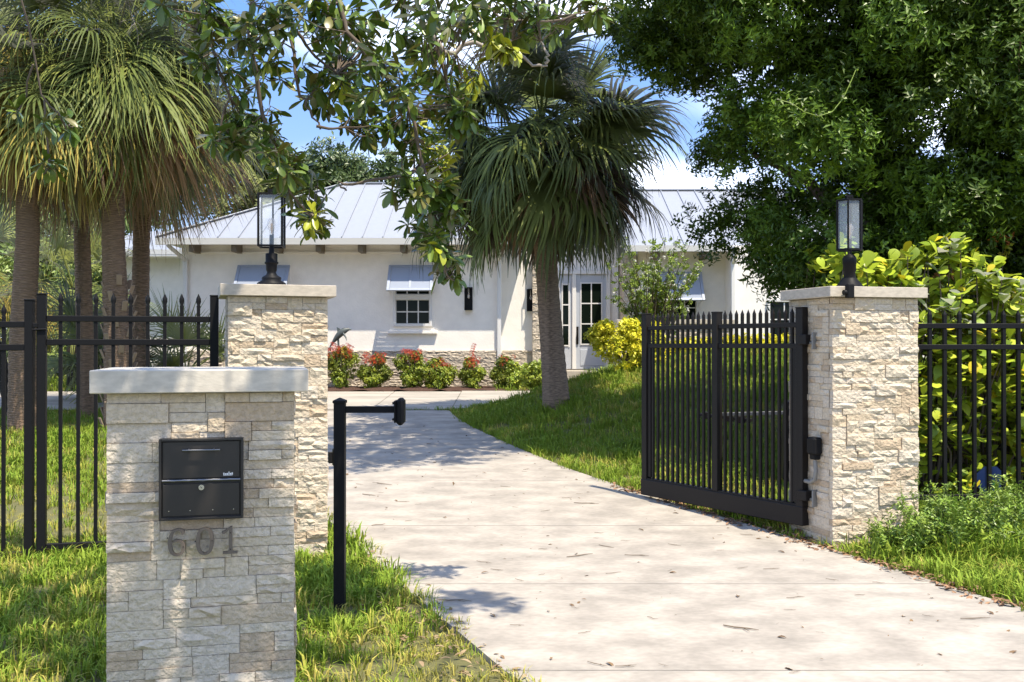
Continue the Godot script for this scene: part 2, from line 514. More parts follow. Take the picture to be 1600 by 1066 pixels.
func stone_mesh(L: float, H: float, rough: float, v: int):
	var li := clampi(int(round(L / 0.05)), 1, 6)
	var hi := clampi(int(round(H / 0.036)), 1, 3)
	var ri := 0 if rough < 0.004 else 1
	var key := "%d %d %d %d" % [li, hi, ri, v]
	if stone_cache.has(key):
		return stone_cache[key]
	var l := li * 0.05
	var h := hi * 0.036
	var st := begin()
	var nx := clampi(li + 1, 3, 6)
	var ny := 2 if hi == 1 else 3
	var dep := 0.04
	var am := 0.003 if ri == 0 else 0.011
	var p := []
	for j in ny + 1:
		var row := []
		for i in nx + 1:
			var e := i == 0 or i == nx or j == 0 or j == ny
			var z := dep + (rf(-am * 0.35, am * 0.2) if e else rf(-am * 0.4, am))
			var jx := 0.0 if i == 0 or i == nx else rf(-0.25, 0.25) / nx
			var jy := 0.0 if j == 0 or j == ny else rf(-0.2, 0.2) / ny
			row.append(Vector3((float(i) / nx + jx - 0.5) * l, (float(j) / ny + jy - 0.5) * h, z))
		p.append(row)
	st.set_smooth_group(-1 if ri == 1 else 0)
	for j in ny:
		for i in nx:
			if rng.randf() < 0.5:
				quad(st, p[j][i], p[j][i + 1], p[j + 1][i + 1], p[j + 1][i])
			else:
				quad(st, p[j][i + 1], p[j + 1][i + 1], p[j + 1][i], p[j][i])
	st.set_smooth_group(-1)
	var z0 := func(q: Vector3) -> Vector3: return Vector3(q.x, q.y, 0)
	for i in nx:
		quad(st, z0.call(p[0][i]), z0.call(p[0][i + 1]), p[0][i + 1], p[0][i])
		quad(st, p[ny][i], p[ny][i + 1], z0.call(p[ny][i + 1]), z0.call(p[ny][i]))
	for j in ny:
		quad(st, z0.call(p[j + 1][0]), z0.call(p[j][0]), p[j][0], p[j + 1][0])
		quad(st, p[j + 1][nx], p[j][nx], z0.call(p[j][nx]), z0.call(p[j + 1][nx]))
	stone_cache[key] = [done(st), Vector2(l, h)]
	return stone_cache[key]

func ledger(parent, width: float, y0: float, y1: float, face: Transform3D, row_h: float, avg: float, roughness: float, joined := false, double := 0.28):
	var rows := int(round((y1 - y0) / row_h))
	var rh := (y1 - y0) / rows
	var busy := []
	for r in rows + 4:
		busy.append([])
	var st := begin()
	for r in rows:
		var x := -width / 2
		busy[r].sort_custom(func(a, b): return a.x < b.x)
		while x < width / 2 - 0.001:
			var hit := false
			var lim := width / 2
			for b in busy[r]:
				if x >= b.x - 0.001 and x < b.y - 0.001:
					x = b.y
					hit = true
					break
				if b.x > x:
					lim = minf(lim, b.x)
			if hit:
				continue
			var L := avg * rf(0.45, 1.6)
			if lim - x < L * 1.35:
				L = lim - x
			elif lim - x - L < 0.035:
				L = lim - x - 0.035
			var n := 1
			var cap := width / 2
			if r + 1 < rows and rng.randf() < double and L > 0.05:
				n = 2
				for b in busy[r + 1]:
					if x < b.y and x + L > b.x:
						n = 1
			if n == 2:
				busy[r + 1].append(Vector2(x, x + L))
			var smooth_stone := rng.randf() > roughness
			var sm = stone_mesh(L, rh * n, 0.002 if smooth_stone else 0.011, rng.randi() % 4)
			var sc := Vector3((L - 0.0018) / sm[1].x, (rh * n - 0.0018) / sm[1].y, 1.0)
			var proud := rf(-0.004, 0.003) if rng.randf() < 0.7 else rf(0.003, 0.014)
			var t := face * Transform3D(Basis.from_scale(sc), Vector3(x + L / 2, y0 + rh * (r + n * 0.5), proud))
			if joined:
				st.append_from(sm[0], 0, t)
			else:
				var o = mesh_node("stone", sm[0], M["travertine_%d" % [[0, 0, 1, 1, 2, 2, 3, 4, 4, 5][rng.randi() % 10]]], parent)
				o.transform = t
			x += L
	if joined:
		stuff(mesh_node("stone_cladding", st.commit(), M.wall_stone, parent))

func pillar(called, label, at: Vector3, turn: float, w: float, dep: float, top: float, cap_t: float, over: float, cap_m, row_h: float, rough: float, left_single: bool, right_single: bool):
	var t = thing(called, label, "stone pillar", at, turn)
	var core := begin()
	box(core, Vector3(0, (top - cap_t) / 2 - 0.1, 0), Vector3(w - 0.075, top - cap_t + 0.2 - 0.004, dep - 0.075))
	part("core", core, M.mortar, t)
	var y1 := top - cap_t - 0.003
	ledger(t, w, -0.04, y1, Transform3D(Basis.IDENTITY, Vector3(0, 0, dep / 2 - 0.04)), row_h, 0.15, rough)
	ledger(t, dep - 0.085, -0.04, y1, Transform3D(Basis(Vector3.UP, -PI / 2), Vector3(-w / 2 + 0.04, 0, 0)), row_h, 0.16, rough * 0.5, not left_single)
	ledger(t, dep - 0.085, -0.04, y1, Transform3D(Basis(Vector3.UP, PI / 2), Vector3(w / 2 - 0.04, 0, 0)), row_h, 0.16, rough * 0.5, not right_single)
	ledger(t, w, -0.04, y1, Transform3D(Basis(Vector3.UP, PI), Vector3(0, 0, -dep / 2 + 0.04)), row_h, 0.16, rough, true)
	var c := begin()
	box(c, Vector3(0, top - cap_t / 2, 0), Vector3(w + over * 2, cap_t, dep + over * 2), Basis.IDENTITY, 0.003)
	part("capstone", c, cap_m, t)
	return t

# ---------------------------------------------------------------- lamps, mailbox, keypad
func pillar_lamp(label, at: Vector3, turn: float, hex: bool):
	var t = thing("pillar_lamp", label, "lamp", at, turn, "lanterns on the gate pillars")
	var b := begin()
	if hex:
		lathe(b, [Vector2(0, 0.0), Vector2(0.10, 0.0), Vector2(0.098, 0.012), Vector2(0.055, 0.065), Vector2(0.05, 0.075)], Vector3.ZERO, 20)
		lathe(b, [Vector2(0.043, 0.07), Vector2(0.04, 0.12), Vector2(0.045, 0.125), Vector2(0.045, 0.17), Vector2(0.048, 0.175), Vector2(0.048, 0.215), Vector2(0.035, 0.235), Vector2(0.014, 0.245), Vector2(0.014, 0.268), Vector2(0, 0.268)], Vector3.ZERO, 20)
	else:
		lathe(b, [Vector2(0, 0), Vector2(0.098, 0), Vector2(0.096, 0.025), Vector2(0.062, 0.045), Vector2(0.066, 0.055), Vector2(0.062, 0.065), Vector2(0.036, 0.082), Vector2(0.030, 0.10), Vector2(0.036, 0.115), Vector2(0.038, 0.155)], Vector3.ZERO, 20)
		lathe(b, [Vector2(0.038, 0.15), Vector2(0.046, 0.158), Vector2(0.046, 0.168), Vector2(0.040, 0.172), Vector2(0.040, 0.225), Vector2(0.018, 0.23), Vector2(0.016, 0.27), Vector2(0, 0.27)], Vector3.ZERO, 20)
	part("base", b, M.black_metal, t)
	var y0 := 0.268
	var H := 0.36
	var n := 6 if hex else 4
	var R := 0.09 if hex else 0.11
	var fr := begin()
	var gl := begin()
	gl.set_smooth_group(-1)
	for k in n:
		var a := TAU * (k + 0.5) / n
		var a2 := TAU * (k + 1.5) / n
		var p := Vector3(sin(a) * R, 0, cos(a) * R)
		var q := Vector3(sin(a2) * R, 0, cos(a2) * R)
		bar(fr, p + Vector3(0, y0, 0), p + Vector3(0, y0 + H, 0), 0.013, 0.013, p.normalized(), 0.002)
		bar(fr, p + Vector3(0, y0 + 0.006, 0), q + Vector3(0, y0 + 0.006, 0), 0.012, 0.012)
		bar(fr, p + Vector3(0, y0 + H - 0.006, 0), q + Vector3(0, y0 + H - 0.006, 0), 0.012, 0.012)
		quad(gl, p * 0.97 + Vector3(0, y0 + 0.012, 0), q * 0.97 + Vector3(0, y0 + 0.012, 0), q * 0.97 + Vector3(0, y0 + H - 0.012, 0), p * 0.97 + Vector3(0, y0 + H - 0.012, 0))
		if hex:
			tri(fr, p + Vector3(0, y0 + H, 0), q + Vector3(0, y0 + H, 0), Vector3(0, y0 + H + 0.006, 0))
	bar(fr, Vector3(-0.02, y0 + H, 0), Vector3(-0.02, y0 + H + 0.026, 0), 0.008, 0.02)
	bar(fr, Vector3(0.02, y0 + H, 0), Vector3(0.02, y0 + H + 0.026, 0), 0.008, 0.02)
	bar(fr, Vector3(-0.024, y0 + H + 0.026, 0), Vector3(0.024, y0 + H + 0.026, 0), 0.012, 0.02)
	if not hex:
		bar(fr, Vector3(-R * 0.7, y0 + H - 0.004, 0), Vector3(R * 0.7, y0 + H - 0.004, 0), 0.012, 0.012)
		bar(fr, Vector3(0, y0, -0.079), Vector3(0, y0 + H + 0.03, -0.079), 0.012, 0.008)
	part("lantern_frame", fr, M.black_metal, t)
	part("lantern_pane", gl, M.lantern_glass, t)
	var so := begin()
	lathe(so, [Vector2(0.014, y0), Vector2(0.014, y0 + 0.085), Vector2(0, y0 + 0.085)], Vector3.ZERO, 12)
	part("socket", so, M.black_metal, t)
	var bu := begin()
	lathe(bu, [Vector2(0.012, y0 + 0.085), Vector2(0.026, y0 + 0.15), Vector2(0.027, y0 + 0.17), Vector2(0.018, y0 + 0.192), Vector2(0, y0 + 0.198)], Vector3.ZERO, 14)
	part("bulb", bu, M.bulb_glass, t)
	var fi := begin()
	lathe(fi, [Vector2(0.001, y0 + 0.09), Vector2(0.007, y0 + 0.12), Vector2(0.007, y0 + 0.16), Vector2(0.001, y0 + 0.165)], Vector3.ZERO, 8)
	part("filament", fi, M.bulb_filament, t)

func make_mailbox(front_d: float):
	var t = thing("mailbox", "black metal locking mailbox set into the front of the near stone column", "mailbox", V(-1.091, 0.794, front_d - 0.013), 0.2356)
	var b := begin()
	box(b, Vector3(0, 0.139, -0.03), Vector3(0.272, 0.272, 0.1))
	part("housing", b, M.mailbox_black, t)
	var f := begin()
	box(f, Vector3(-0.137, 0.139, 0.0), Vector3(0.008, 0.282, 0.07), Basis.IDENTITY, 0.001)
	box(f, Vector3(0.137, 0.139, 0.0), Vector3(0.008, 0.282, 0.07), Basis.IDENTITY, 0.001)
	box(f, Vector3(0, 0.276, 0.0), Vector3(0.266, 0.008, 0.07), Basis.IDENTITY, 0.001)
	box(f, Vector3(0, 0.002, 0.0), Vector3(0.266, 0.008, 0.07), Basis.IDENTITY, 0.001)
	part("frame", f, M.mailbox_black, t)
	var up := begin()
	box(up, Vector3(0, 0.206, 0.024), Vector3(0.258, 0.128, 0.008), Basis.IDENTITY, 0.0015)
	part("upper_door", up, M.mailbox_black, t)
	var lo := begin()
	box(lo, Vector3(0, 0.067, 0.024), Vector3(0.258, 0.112, 0.008), Basis.IDENTITY, 0.0015)
	part("lower_door", lo, M.mailbox_black, t)
	var hi := begin()
	tube(hi, [Vector3(-0.131, 0.1345, 0.028), Vector3(0.131, 0.1345, 0.028)], [0.0045, 0.0045], 10)
	for k in 5:
		var x := -0.1 + k * 0.05
		tube(hi, [Vector3(x - 0.012, 0.1345, 0.028), Vector3(x + 0.012, 0.1345, 0.028)], [0.0053, 0.0053], 10)
	part("hinge", hi, M.dark_steel, t)
	var h := begin()
	tube(h, [Vector3(-0.063, 0.241, 0.046), Vector3(0.063, 0.241, 0.046)], [0.0035, 0.0035], 10)
	tube(h, [Vector3(-0.042, 0.2425, 0.026), Vector3(-0.042, 0.2415, 0.046)], [0.004, 0.0035], 8)
	tube(h, [Vector3(0.042, 0.2425, 0.026), Vector3(0.042, 0.2415, 0.046)], [0.004, 0.0035], 8)
	part("handle", h, M.dark_steel, t)
	var k := begin()
	tube(k, [Vector3(0, 0.110, 0.026), Vector3(0, 0.110, 0.036)], [0.0105, 0.0095], 18)
	var lock = part("lock", k, M.chrome, t)
	var ks := begin()
	box(ks, Vector3(0, 0.110, 0.0362), Vector3(0.002, 0.008, 0.001), Basis(Vector3.BACK, 0.7))
	part("keyhole", ks, M.black_metal, lock)
	for x in [-0.108, -0.038, 0.038, 0.108]:
		var s := begin()
		tube(s, [Vector3(x, 0.03, 0.027), Vector3(x, 0.03, 0.0295)], [0.0026, 0.0018], 8)
		part("screw", s, M.chrome, t)
	# small pale maker's mark at the lower right of the door: too small to read
	var mk := begin()
	for q in [[0.075, 0.004, 0.007], [0.081, 0.005, 0.005], [0.087, 0.005, 0.006], [0.0925, 0.003, 0.011], [0.098, 0.005, 0.006], [0.1035, 0.004, 0.008]]:
		box(mk, Vector3(q[0], 0.151 + q[2] / 2, 0.0284), Vector3(q[1], q[2], 0.0008))
	box(mk, Vector3(0.089, 0.1492, 0.0284), Vector3(0.032, 0.0016, 0.0008))
	stuff(part("pale_mark", mk, M.white_print, t))
	var n = thing("house_number", "weathered bronze numerals 601 fixed to the near stone column under the mailbox", "house number", V(-1.091, 0.672, front_d - 0.013), 0.2356)
	var x := -0.122
	var font := SystemFont.new()
	font.font_names = PackedStringArray(["Droid Serif"])
	for ch in ["6", "0", "1"]:
		var tm := TextMesh.new()
		tm.text = ch
		tm.font = font
		tm.font_size = 64
		tm.pixel_size = 0.128 / 64.0
		tm.depth = 0.022
		tm.curve_step = 0.8
		var o = mesh_node("numeral", tm, M.digit_metal, n)
		o.position = Vector3(x + 0.04, 0.04, 0.024)
		x += 0.094 if ch == "6" else 0.084
	for q in [Vector2(-0.112, 0.06), Vector2(-0.06, 0.028), Vector2(-0.02, 0.045), Vector2(0.036, 0.045), Vector2(0.098, 0.07), Vector2(0.098, 0.012)]:
		var s := begin()
		tube(s, [Vector3(q.x, q.y, 0.03), Vector3(q.x, q.y, 0.037)], [0.0025, 0.002], 6)
		part("screw", s, M.black_metal, n)

func make_keypad():
	var t = thing("keypad_post", "black gooseneck keypad post standing in the verge beside the drive", "keypad post", V(-0.897, 0, 5.17))
	var s := begin()
	box(s, Vector3(0, 0.53, 0), Vector3(0.057, 1.16, 0.057), Basis.IDENTITY, 0.003)
	part("post", s, M.black_metal, t)
	var c := begin()
	box(c, Vector3(0, 1.105, 0), Vector3(0.066, 0.014, 0.066), Basis.IDENTITY, 0.002)
	c.set_smooth_group(-1)
	var tip := Vector3(0, 1.128, 0)
	var q := [Vector3(-0.033, 1.112, 0.033), Vector3(0.033, 1.112, 0.033), Vector3(0.033, 1.112, -0.033), Vector3(-0.033, 1.112, -0.033)]
	for i in 4:
		tri(c, q[i], q[(i + 1) % 4], tip)
	part("post_cap", c, M.black_metal, t)
	var a := begin()
	box(a, Vector3(0.158, 1.065, 0), Vector3(0.262, 0.034, 0.034), Basis.IDENTITY, 0.002)
	part("arm", a, M.black_metal, t)
	var h := begin()
	box(h, Vector3(0.318, 1.055, 0), Vector3(0.042, 0.14, 0.10), Basis.IDENTITY, 0.014)
	part("keypad_head", h, M.black_metal, t)
	var p := begin()
	box(p, Vector3(0.291, 1.055, 0), Vector3(0.01, 0.115, 0.085), Basis.IDENTITY, 0.003)
	part("back_plate", p, M.black_metal, t)
	for y in [1.015, 1.1]:
		for z in [-0.02, 0.03]:
			var b := begin()
			tube(b, [Vector3(0.288, y, z), Vector3(0.277, y, z)], [0.007, 0.006], 6)
			part("bolt", b, M.black_metal, t)

# ---------------------------------------------------------------- fences and gate
func picket_mesh(w: float, h: float, finial: bool) -> ArrayMesh:
	var st := begin()
	if finial:
		box(st, Vector3(0, h / 2 - 0.045, 0), Vector3(w, h - 0.09, w), Basis.IDENTITY, 0.0015)
		lathe(st, [Vector2(w * 0.55, h - 0.095), Vector2(w * 0.62, h - 0.085), Vector2(w * 0.45, h - 0.078), Vector2(w * 0.78, h - 0.055), Vector2(w * 0.72, h - 0.035), Vector2(0.0005, h)], Vector3.ZERO, 8)
	else:
		box(st, Vector3(0, h / 2 - 0.02, 0), Vector3(w, h - 0.04, w), Basis.IDENTITY, 0.0015)
		st.set_smooth_group(-1)
		var k := w / 2
		var q := [Vector3(-k, h - 0.04, k), Vector3(k, h - 0.04, k), Vector3(k, h - 0.04, -k), Vector3(-k, h - 0.04, -k)]
		for i in 4:
			tri(st, q[i], q[(i + 1) % 4], Vector3(0, h, 0))
	return done(st)

func capped_post(called, at: Vector3, w: float, h: float, m, parent):
	var s := begin()
	box(s, at + Vector3(0, h / 2, 0), Vector3(w, h, w), Basis.IDENTITY, 0.003)
	box(s, at + Vector3(0, h + 0.006, 0), Vector3(w + 0.004, 0.012, w + 0.004), Basis.IDENTITY, 0.003)
	return part(called, s, m, parent)

func make_fences():
	var bm = M.black_metal
	# pedestrian gate section left of the pillar; runs from the pillar towards the camera's left
	var a := V(-2.035, 0, 6.78)
	var b := V(-3.09, 0, 6.52)
	var g = thing("fence_gate", "black metal garden gate with spear finials between post and left pillar", "gate", b)
	g.rotation.y = atan2(-(a.z - b.z), a.x - b.x)
	var L := (a - b).length()
	capped_post("gate_post", Vector3(0, -0.03, 0), 0.055, 1.76, bm, g)
	capped_post("gate_post", Vector3(L, -0.03, 0), 0.055, 1.76, bm, g)
	for y in [1.575, 1.42, 0.075]:
		var r := begin()
		box(r, Vector3(L / 2, y, 0), Vector3(L - 0.058, 0.04, 0.034), Basis.IDENTITY, 0.003)
		part("rail", r, bm, g)
	var pm := picket_mesh(0.022, 1.69, true)
	for k in 9:
		var o = mesh_node("picket", pm, bm, g)
		o.position = Vector3(L * (k + 1) / 10.0 + 0.005, 0.06, 0.0)
	var la := begin()
	box(la, Vector3(-0.035, 1.53, 0.028), Vector3(0.03, 0.03, 0.014), Basis.IDENTITY, 0.003)
	tube(la, [Vector3(-0.05, 1.5, 0.036), Vector3(0.03, 1.505, 0.036)], [0.006, 0.006], 8)
	part("latch", la, bm, g)
	# fence that goes on to the left
	var f = thing("iron_fence", "black metal picket fence running off past the garden gate post", "fence", b + Vector3(-0.072, 0, 0.02))
	f.rotation.y = 0.12
	capped_post("fence_post", Vector3(0, -0.05, 0), 0.052, 1.74, bm, f)
	for y in [1.535, 1.385, 0.03]:
		var r := begin()
		box(r, Vector3(-1.05, y, 0), Vector3(2.046, 0.04, 0.034), Basis.IDENTITY, 0.003)
		part("rail", r, bm, f)
	capped_post("fence_post", Vector3(-2.1, -0.05, 0), 0.052, 1.74, bm, f)
	var pm2 := picket_mesh(0.022, 1.66, true)
	for k in 13:
		var o = mesh_node("picket", pm2, bm, f)
		o.position = Vector3(-0.16 - k * 0.145, 0.01, 0.0)
	# right fence in front of the lime green hedge
	var rt = thing("iron_fence", "black metal picket fence in front of the lime green round-leaved hedge", "fence", V(2.9, base_h(7.9), 7.75))
	rt.rotation.y = 0.06
	capped_post("fence_post", Vector3(0, -0.05, 0), 0.055, 1.7, bm, rt)
	capped_post("fence_post", Vector3(2.42, -0.05, 0), 0.055, 1.7, bm, rt)
	for y in [1.5, 1.335, 0.16]:
		var r := begin()
		box(r, Vector3(1.21, y, 0), Vector3(2.362, 0.04, 0.036), Basis.IDENTITY, 0.003)
		part("rail", r, bm, rt)
	var pm3 := picket_mesh(0.028, 1.53, false)
	for k in 19:
		var o = mesh_node("picket", pm3, bm, rt)
		o.position = Vector3(0.135 + k * 0.1195, 0.1, 0.0)

func make_gate():
	var gm = M.gate_metal
	var hinge := V(2.06, 0.0, 7.05)
	var far := V(1.15, 0.0, 8.48)
	var g = thing("driveway_gate", "black metal swing gate leaf standing open beside the right pillar", "gate", far)
	g.rotation.y = atan2(-(hinge.z - far.z), hinge.x - far.x)
	var L := (hinge - far).length()
	var top := 1.68
	for q in [0.0, L / 2, L]:
		capped_post("gate_post", Vector3(q, 0.26 if q > 0.1 and q < L - 0.1 else 0.15, 0), 0.062, top - (0.29 if q > 0.1 and q < L - 0.1 else 0.17), gm, g)
	for y in [1.545, 1.395]:
		for s in [0, 1]:
			var r := begin()
			box(r, Vector3(L * (0.25 + s * 0.5), y, 0), Vector3(L / 2 - 0.064, 0.036, 0.036), Basis.IDENTITY, 0.003)
			part("rail", r, gm, g)
	var bt := begin()
	box(bt, Vector3(L / 2, 0.19, 0.002), Vector3(L + 0.07, 0.135, 0.07), Basis.IDENTITY, 0.004)
	part("bottom_rail", bt, gm, g)
	var lip := begin()
	box(lip, Vector3(L / 2, 0.262, 0), Vector3(L - 0.066, 0.016, 0.05), Basis.IDENTITY, 0.002)
	part("rail", lip, gm, g)
	for s in [0.0, L]:
		var st := begin()
		box(st, Vector3(s + (0.052 if s == 0.0 else -0.052), 0.83, 0), Vector3(0.036, 1.1, 0.034), Basis.IDENTITY, 0.003)
		part("stile", st, gm, g)
	var pm := picket_mesh(0.021, 1.41, false)
	for s in 2:
		for k in 12:
			var o = mesh_node("picket", pm, gm, g)
			o.position = Vector3(L * 0.5 * s + 0.088 + k * (L / 2 - 0.176) / 11.0, 0.262, 0.0)
	for y in [0.34, 1.44]:
		var h := begin()
		box(h, Vector3(L + 0.04, y, 0.012), Vector3(0.075, 0.07, 0.075), Basis.IDENTITY, 0.004)
		var hb = part("hinge", h, gm, g)
		var p := begin()
		box(p, Vector3(L + 0.13, y - 0.01, 0.0), Vector3(0.012, 0.12, 0.09), Basis.IDENTITY, 0.003)
		part("hinge_plate", p, M.grey_pipe, hb)
		var tb := begin()
		tube(tb, [Vector3(L + 0.06, y - 0.025, 0.0), Vector3(L + 0.13, y - 0.025, 0.0)], [0.012, 0.012], 10)
		part("hinge_pin", tb, M.grey_pipe, hb)
	# swing arm opener behind the leaf
	var op = thing("gate_opener", "black swing arm gate opener with brackets behind the open gate leaf", "gate opener", V(2.25, base_h(7.7), 7.65), 0.0)
	var pl := begin()
	box(pl, Vector3(-0.1, 0.62, -0.02), Vector3(0.11, 0.62, 0.14), Basis(Vector3.BACK, -0.06), 0.02)
	part("motor_cover", pl, gm, op)
	var ar := begin()
	bar(ar, Vector3(-0.08, 0.83, -0.1), Vector3(-0.55, 0.78, -0.62), 0.035, 0.03, Vector3.UP, 0.004)
	part("arm", ar, M.grey_pipe, op)
	for k in 4:
		var c := begin()
		box(c, Vector3(-0.36 - k * 0.075, 0.745 + k * 0.004, -0.52 - k * 0.105), Vector3(0.045, 0.06, 0.06), Basis(Vector3.UP, 0.95), 0.006)
		part("clamp", c, gm, op)
	var rod := begin()
	bar(rod, Vector3(-0.3, 0.745, -0.44), Vector3(-0.64, 0.76, -0.92), 0.03, 0.025)
	part("push_rod", rod, gm, op)
	# conduit box on the inner face of the right pillar
	var jb = thing("junction_box", "small black photo eye box with bent grey conduit on the right pillar", "junction box", V(2.135, 0.62, 6.905), 0.2618 - PI / 2)
	var b := begin()
	box(b, Vector3(0, 0.08, 0.035), Vector3(0.1, 0.12, 0.07), Basis.IDENTITY, 0.012)
	box(b, Vector3(0, 0.005, 0.03), Vector3(0.07, 0.04, 0.05), Basis.IDENTITY, 0.008)
	part("box", b, M.black_metal, jb)
	var cd := begin()
	tube(cd, [Vector3(0, -0.02, 0.03), Vector3(0.01, -0.09, 0.03), Vector3(0.0, -0.15, 0.03), Vector3(-0.05, -0.18, 0.03), Vector3(-0.13, -0.18, 0.03)], [0.015, 0.015, 0.015, 0.015, 0.015], 10)
	part("conduit", cd, M.grey_pipe, jb)
	var lb = thing("receiver_box", "small black receiver box on the inner side of the left pillar", "receiver box", V(-1.21, 0.61, 7.0), 0.31)
	var b2 := begin()
	box(b2, Vector3(-0.02, 0, 0), Vector3(0.07, 0.12, 0.06), Basis.IDENTITY, 0.006)
	part("box", b2, M.black_metal, lb)
	var br := begin()
	box(br, Vector3(-0.07, 0, 0), Vector3(0.03, 0.08, 0.04), Basis.IDENTITY, 0.004)
	part("bracket", br, M.black_metal, lb)
	var pc = thing("photocell", "small black photocell clipped on the front corner of the right capstone", "photocell", V(2.27, 1.765, 6.70), 0.2618)
	var b3 := begin()
	box(b3, Vector3(0, 0, 0.02), Vector3(0.052, 0.095, 0.04), Basis.IDENTITY, 0.005)
	part("housing", b3, M.black_metal, pc)
	var b4 := begin()
	tube(b4, [Vector3(-0.025, -0.01, 0.015), Vector3(-0.045, -0.01, 0.015)], [0.02, 0.017], 12)
	part("lens", b4, M.black_metal, pc)
	# alarm sign in the hedge behind the right fence
	var sg = thing("yard_sign", "blue eight-sided yard sign half hidden low behind the right fence", "yard sign", V(3.86, -0.01, 8.0), -0.2)
	var s2 := begin()
	s2.set_smooth_group(-1)
	for k in 8:
		var a0 := TAU * (k + 0.5) / 8
		var a1 := TAU * (k + 1.5) / 8
		var c0 := Vector3(0, 0.32, 0)
		var p0 := c0 + Vector3(cos(a0), sin(a0), 0) * 0.12
		var p1 := c0 + Vector3(cos(a1), sin(a1), 0) * 0.12
		var z := Vector3(0, 0, 0.005)
		tri(s2, c0 + z, p0 + z, p1 + z)
		tri(s2, c0 - z, p1 - z, p0 - z)
		quad(s2, p0 - z, p1 - z, p1 + z, p0 + z)
	part("panel", s2, M.sign_blue, sg)
	var s3 := begin()
	box(s3, Vector3(0.02, 0.29, 0.008), Vector3(0.05, 0.035, 0.004))
	part("green_panel", s3, M.sign_green, sg)
	var s4 := begin()
	tube(s4, [Vector3(0, -0.1, -0.012), Vector3(0, 0.3, -0.012)], [0.007, 0.007], 8)
	part("stake", s4, M.grey_pipe, sg)

# ---------------------------------------------------------------- palms
var frond_cache := {}

func frond_mesh(elev: float, pet: float, blade: float, droop: float, n: int, v: int) -> ArrayMesh:
	var key := "%.2f %.2f %.2f %.2f %d %d" % [elev, pet, blade, droop, n, v]
	if frond_cache.has(key):
		return frond_cache[key]
	var st := begin()
	var dir := Vector3(cos(elev), sin(elev), 0)
	var p := Vector3(0.06, 0, 0)
	var pts := [p]
	var rad := [0.02]
	for i in 5:
		dir = (dir + Vector3(0, -(0.05 + 0.13 * maxf(droop - 0.45, 0.0)) * (0.35 + cos(elev)), 0)).normalized()
		p += dir * pet / 5
		pts.append(p)
		rad.append(lerpf(0.016, 0.008, (i + 1) / 5.0))
	tube(st, pts, rad, 5, false)
	var f := dir
	var s := Vector3(0, 0, 1).rotated(f, rf(-0.5, 0.5))
	var up := s.cross(f).normalized()
	st.set_smooth_group(-1)
	for k in range(-n, n + 1):
		var a := float(k) / n * deg_to_rad(118) + rf(-0.03, 0.03)
		var t := absf(float(k) / n)
		var q := p + f * blade * 0.32 * (1 - t) * (1 - t) - Vector3(0, 0.10 * blade * (1 - t), 0)
		var dr := (f * cos(a) + s * sin(a) + up * (0.22 + rf(-0.06, 0.1))).normalized()
		var side := (-f * sin(a) + s * cos(a)).normalized()
		var len := blade * (0.62 + 0.38 * cos(a * 0.62)) * rf(0.78, 1.12)
		var dk := droop * rf(0.6, 1.4)
		var seg := 6
		var ws := 1.4 if n == 28 else 0.78
		var w := [0.012, 0.019, 0.019, 0.015, 0.010, 0.006, 0.0015]
		var prev := []
		for i in seg + 1:
			var cs: Vector3 = (side - dr * side.dot(dr)).normalized()
			var e := [q - cs * w[i] * ws, q + cs * w[i] * ws]
			if i > 0:
				quad(st, prev[0], prev[1], e[1], e[0])
			prev = e
			q += dr * len / seg
			dr = (dr + Vector3(0, -dk * (0.06 + 0.17 * i) * rf(0.5, 1.5), 0) + rand_dir() * 0.07).normalized()
	frond_cache[key] = done(st)
	return frond_cache[key]

func palm_trunk(st: SurfaceTool, path: Array, radii: Array, rings := 60, sides := 16):
	var pts := []
	var rad := []
	for i in rings + 1:
		var t := float(i) / rings * (path.size() - 1)
		var k := mini(int(t), path.size() - 2)
		pts.append(path[k].lerp(path[k + 1], t - k))
		var scar := 0.955 + 0.07 * fposmod(i * 0.5, 1.0) + rf(-0.016, 0.016)
		rad.append(lerpf(radii[k], radii[k + 1], t - k) * scar)
	tube(st, pts, rad, sides, true)

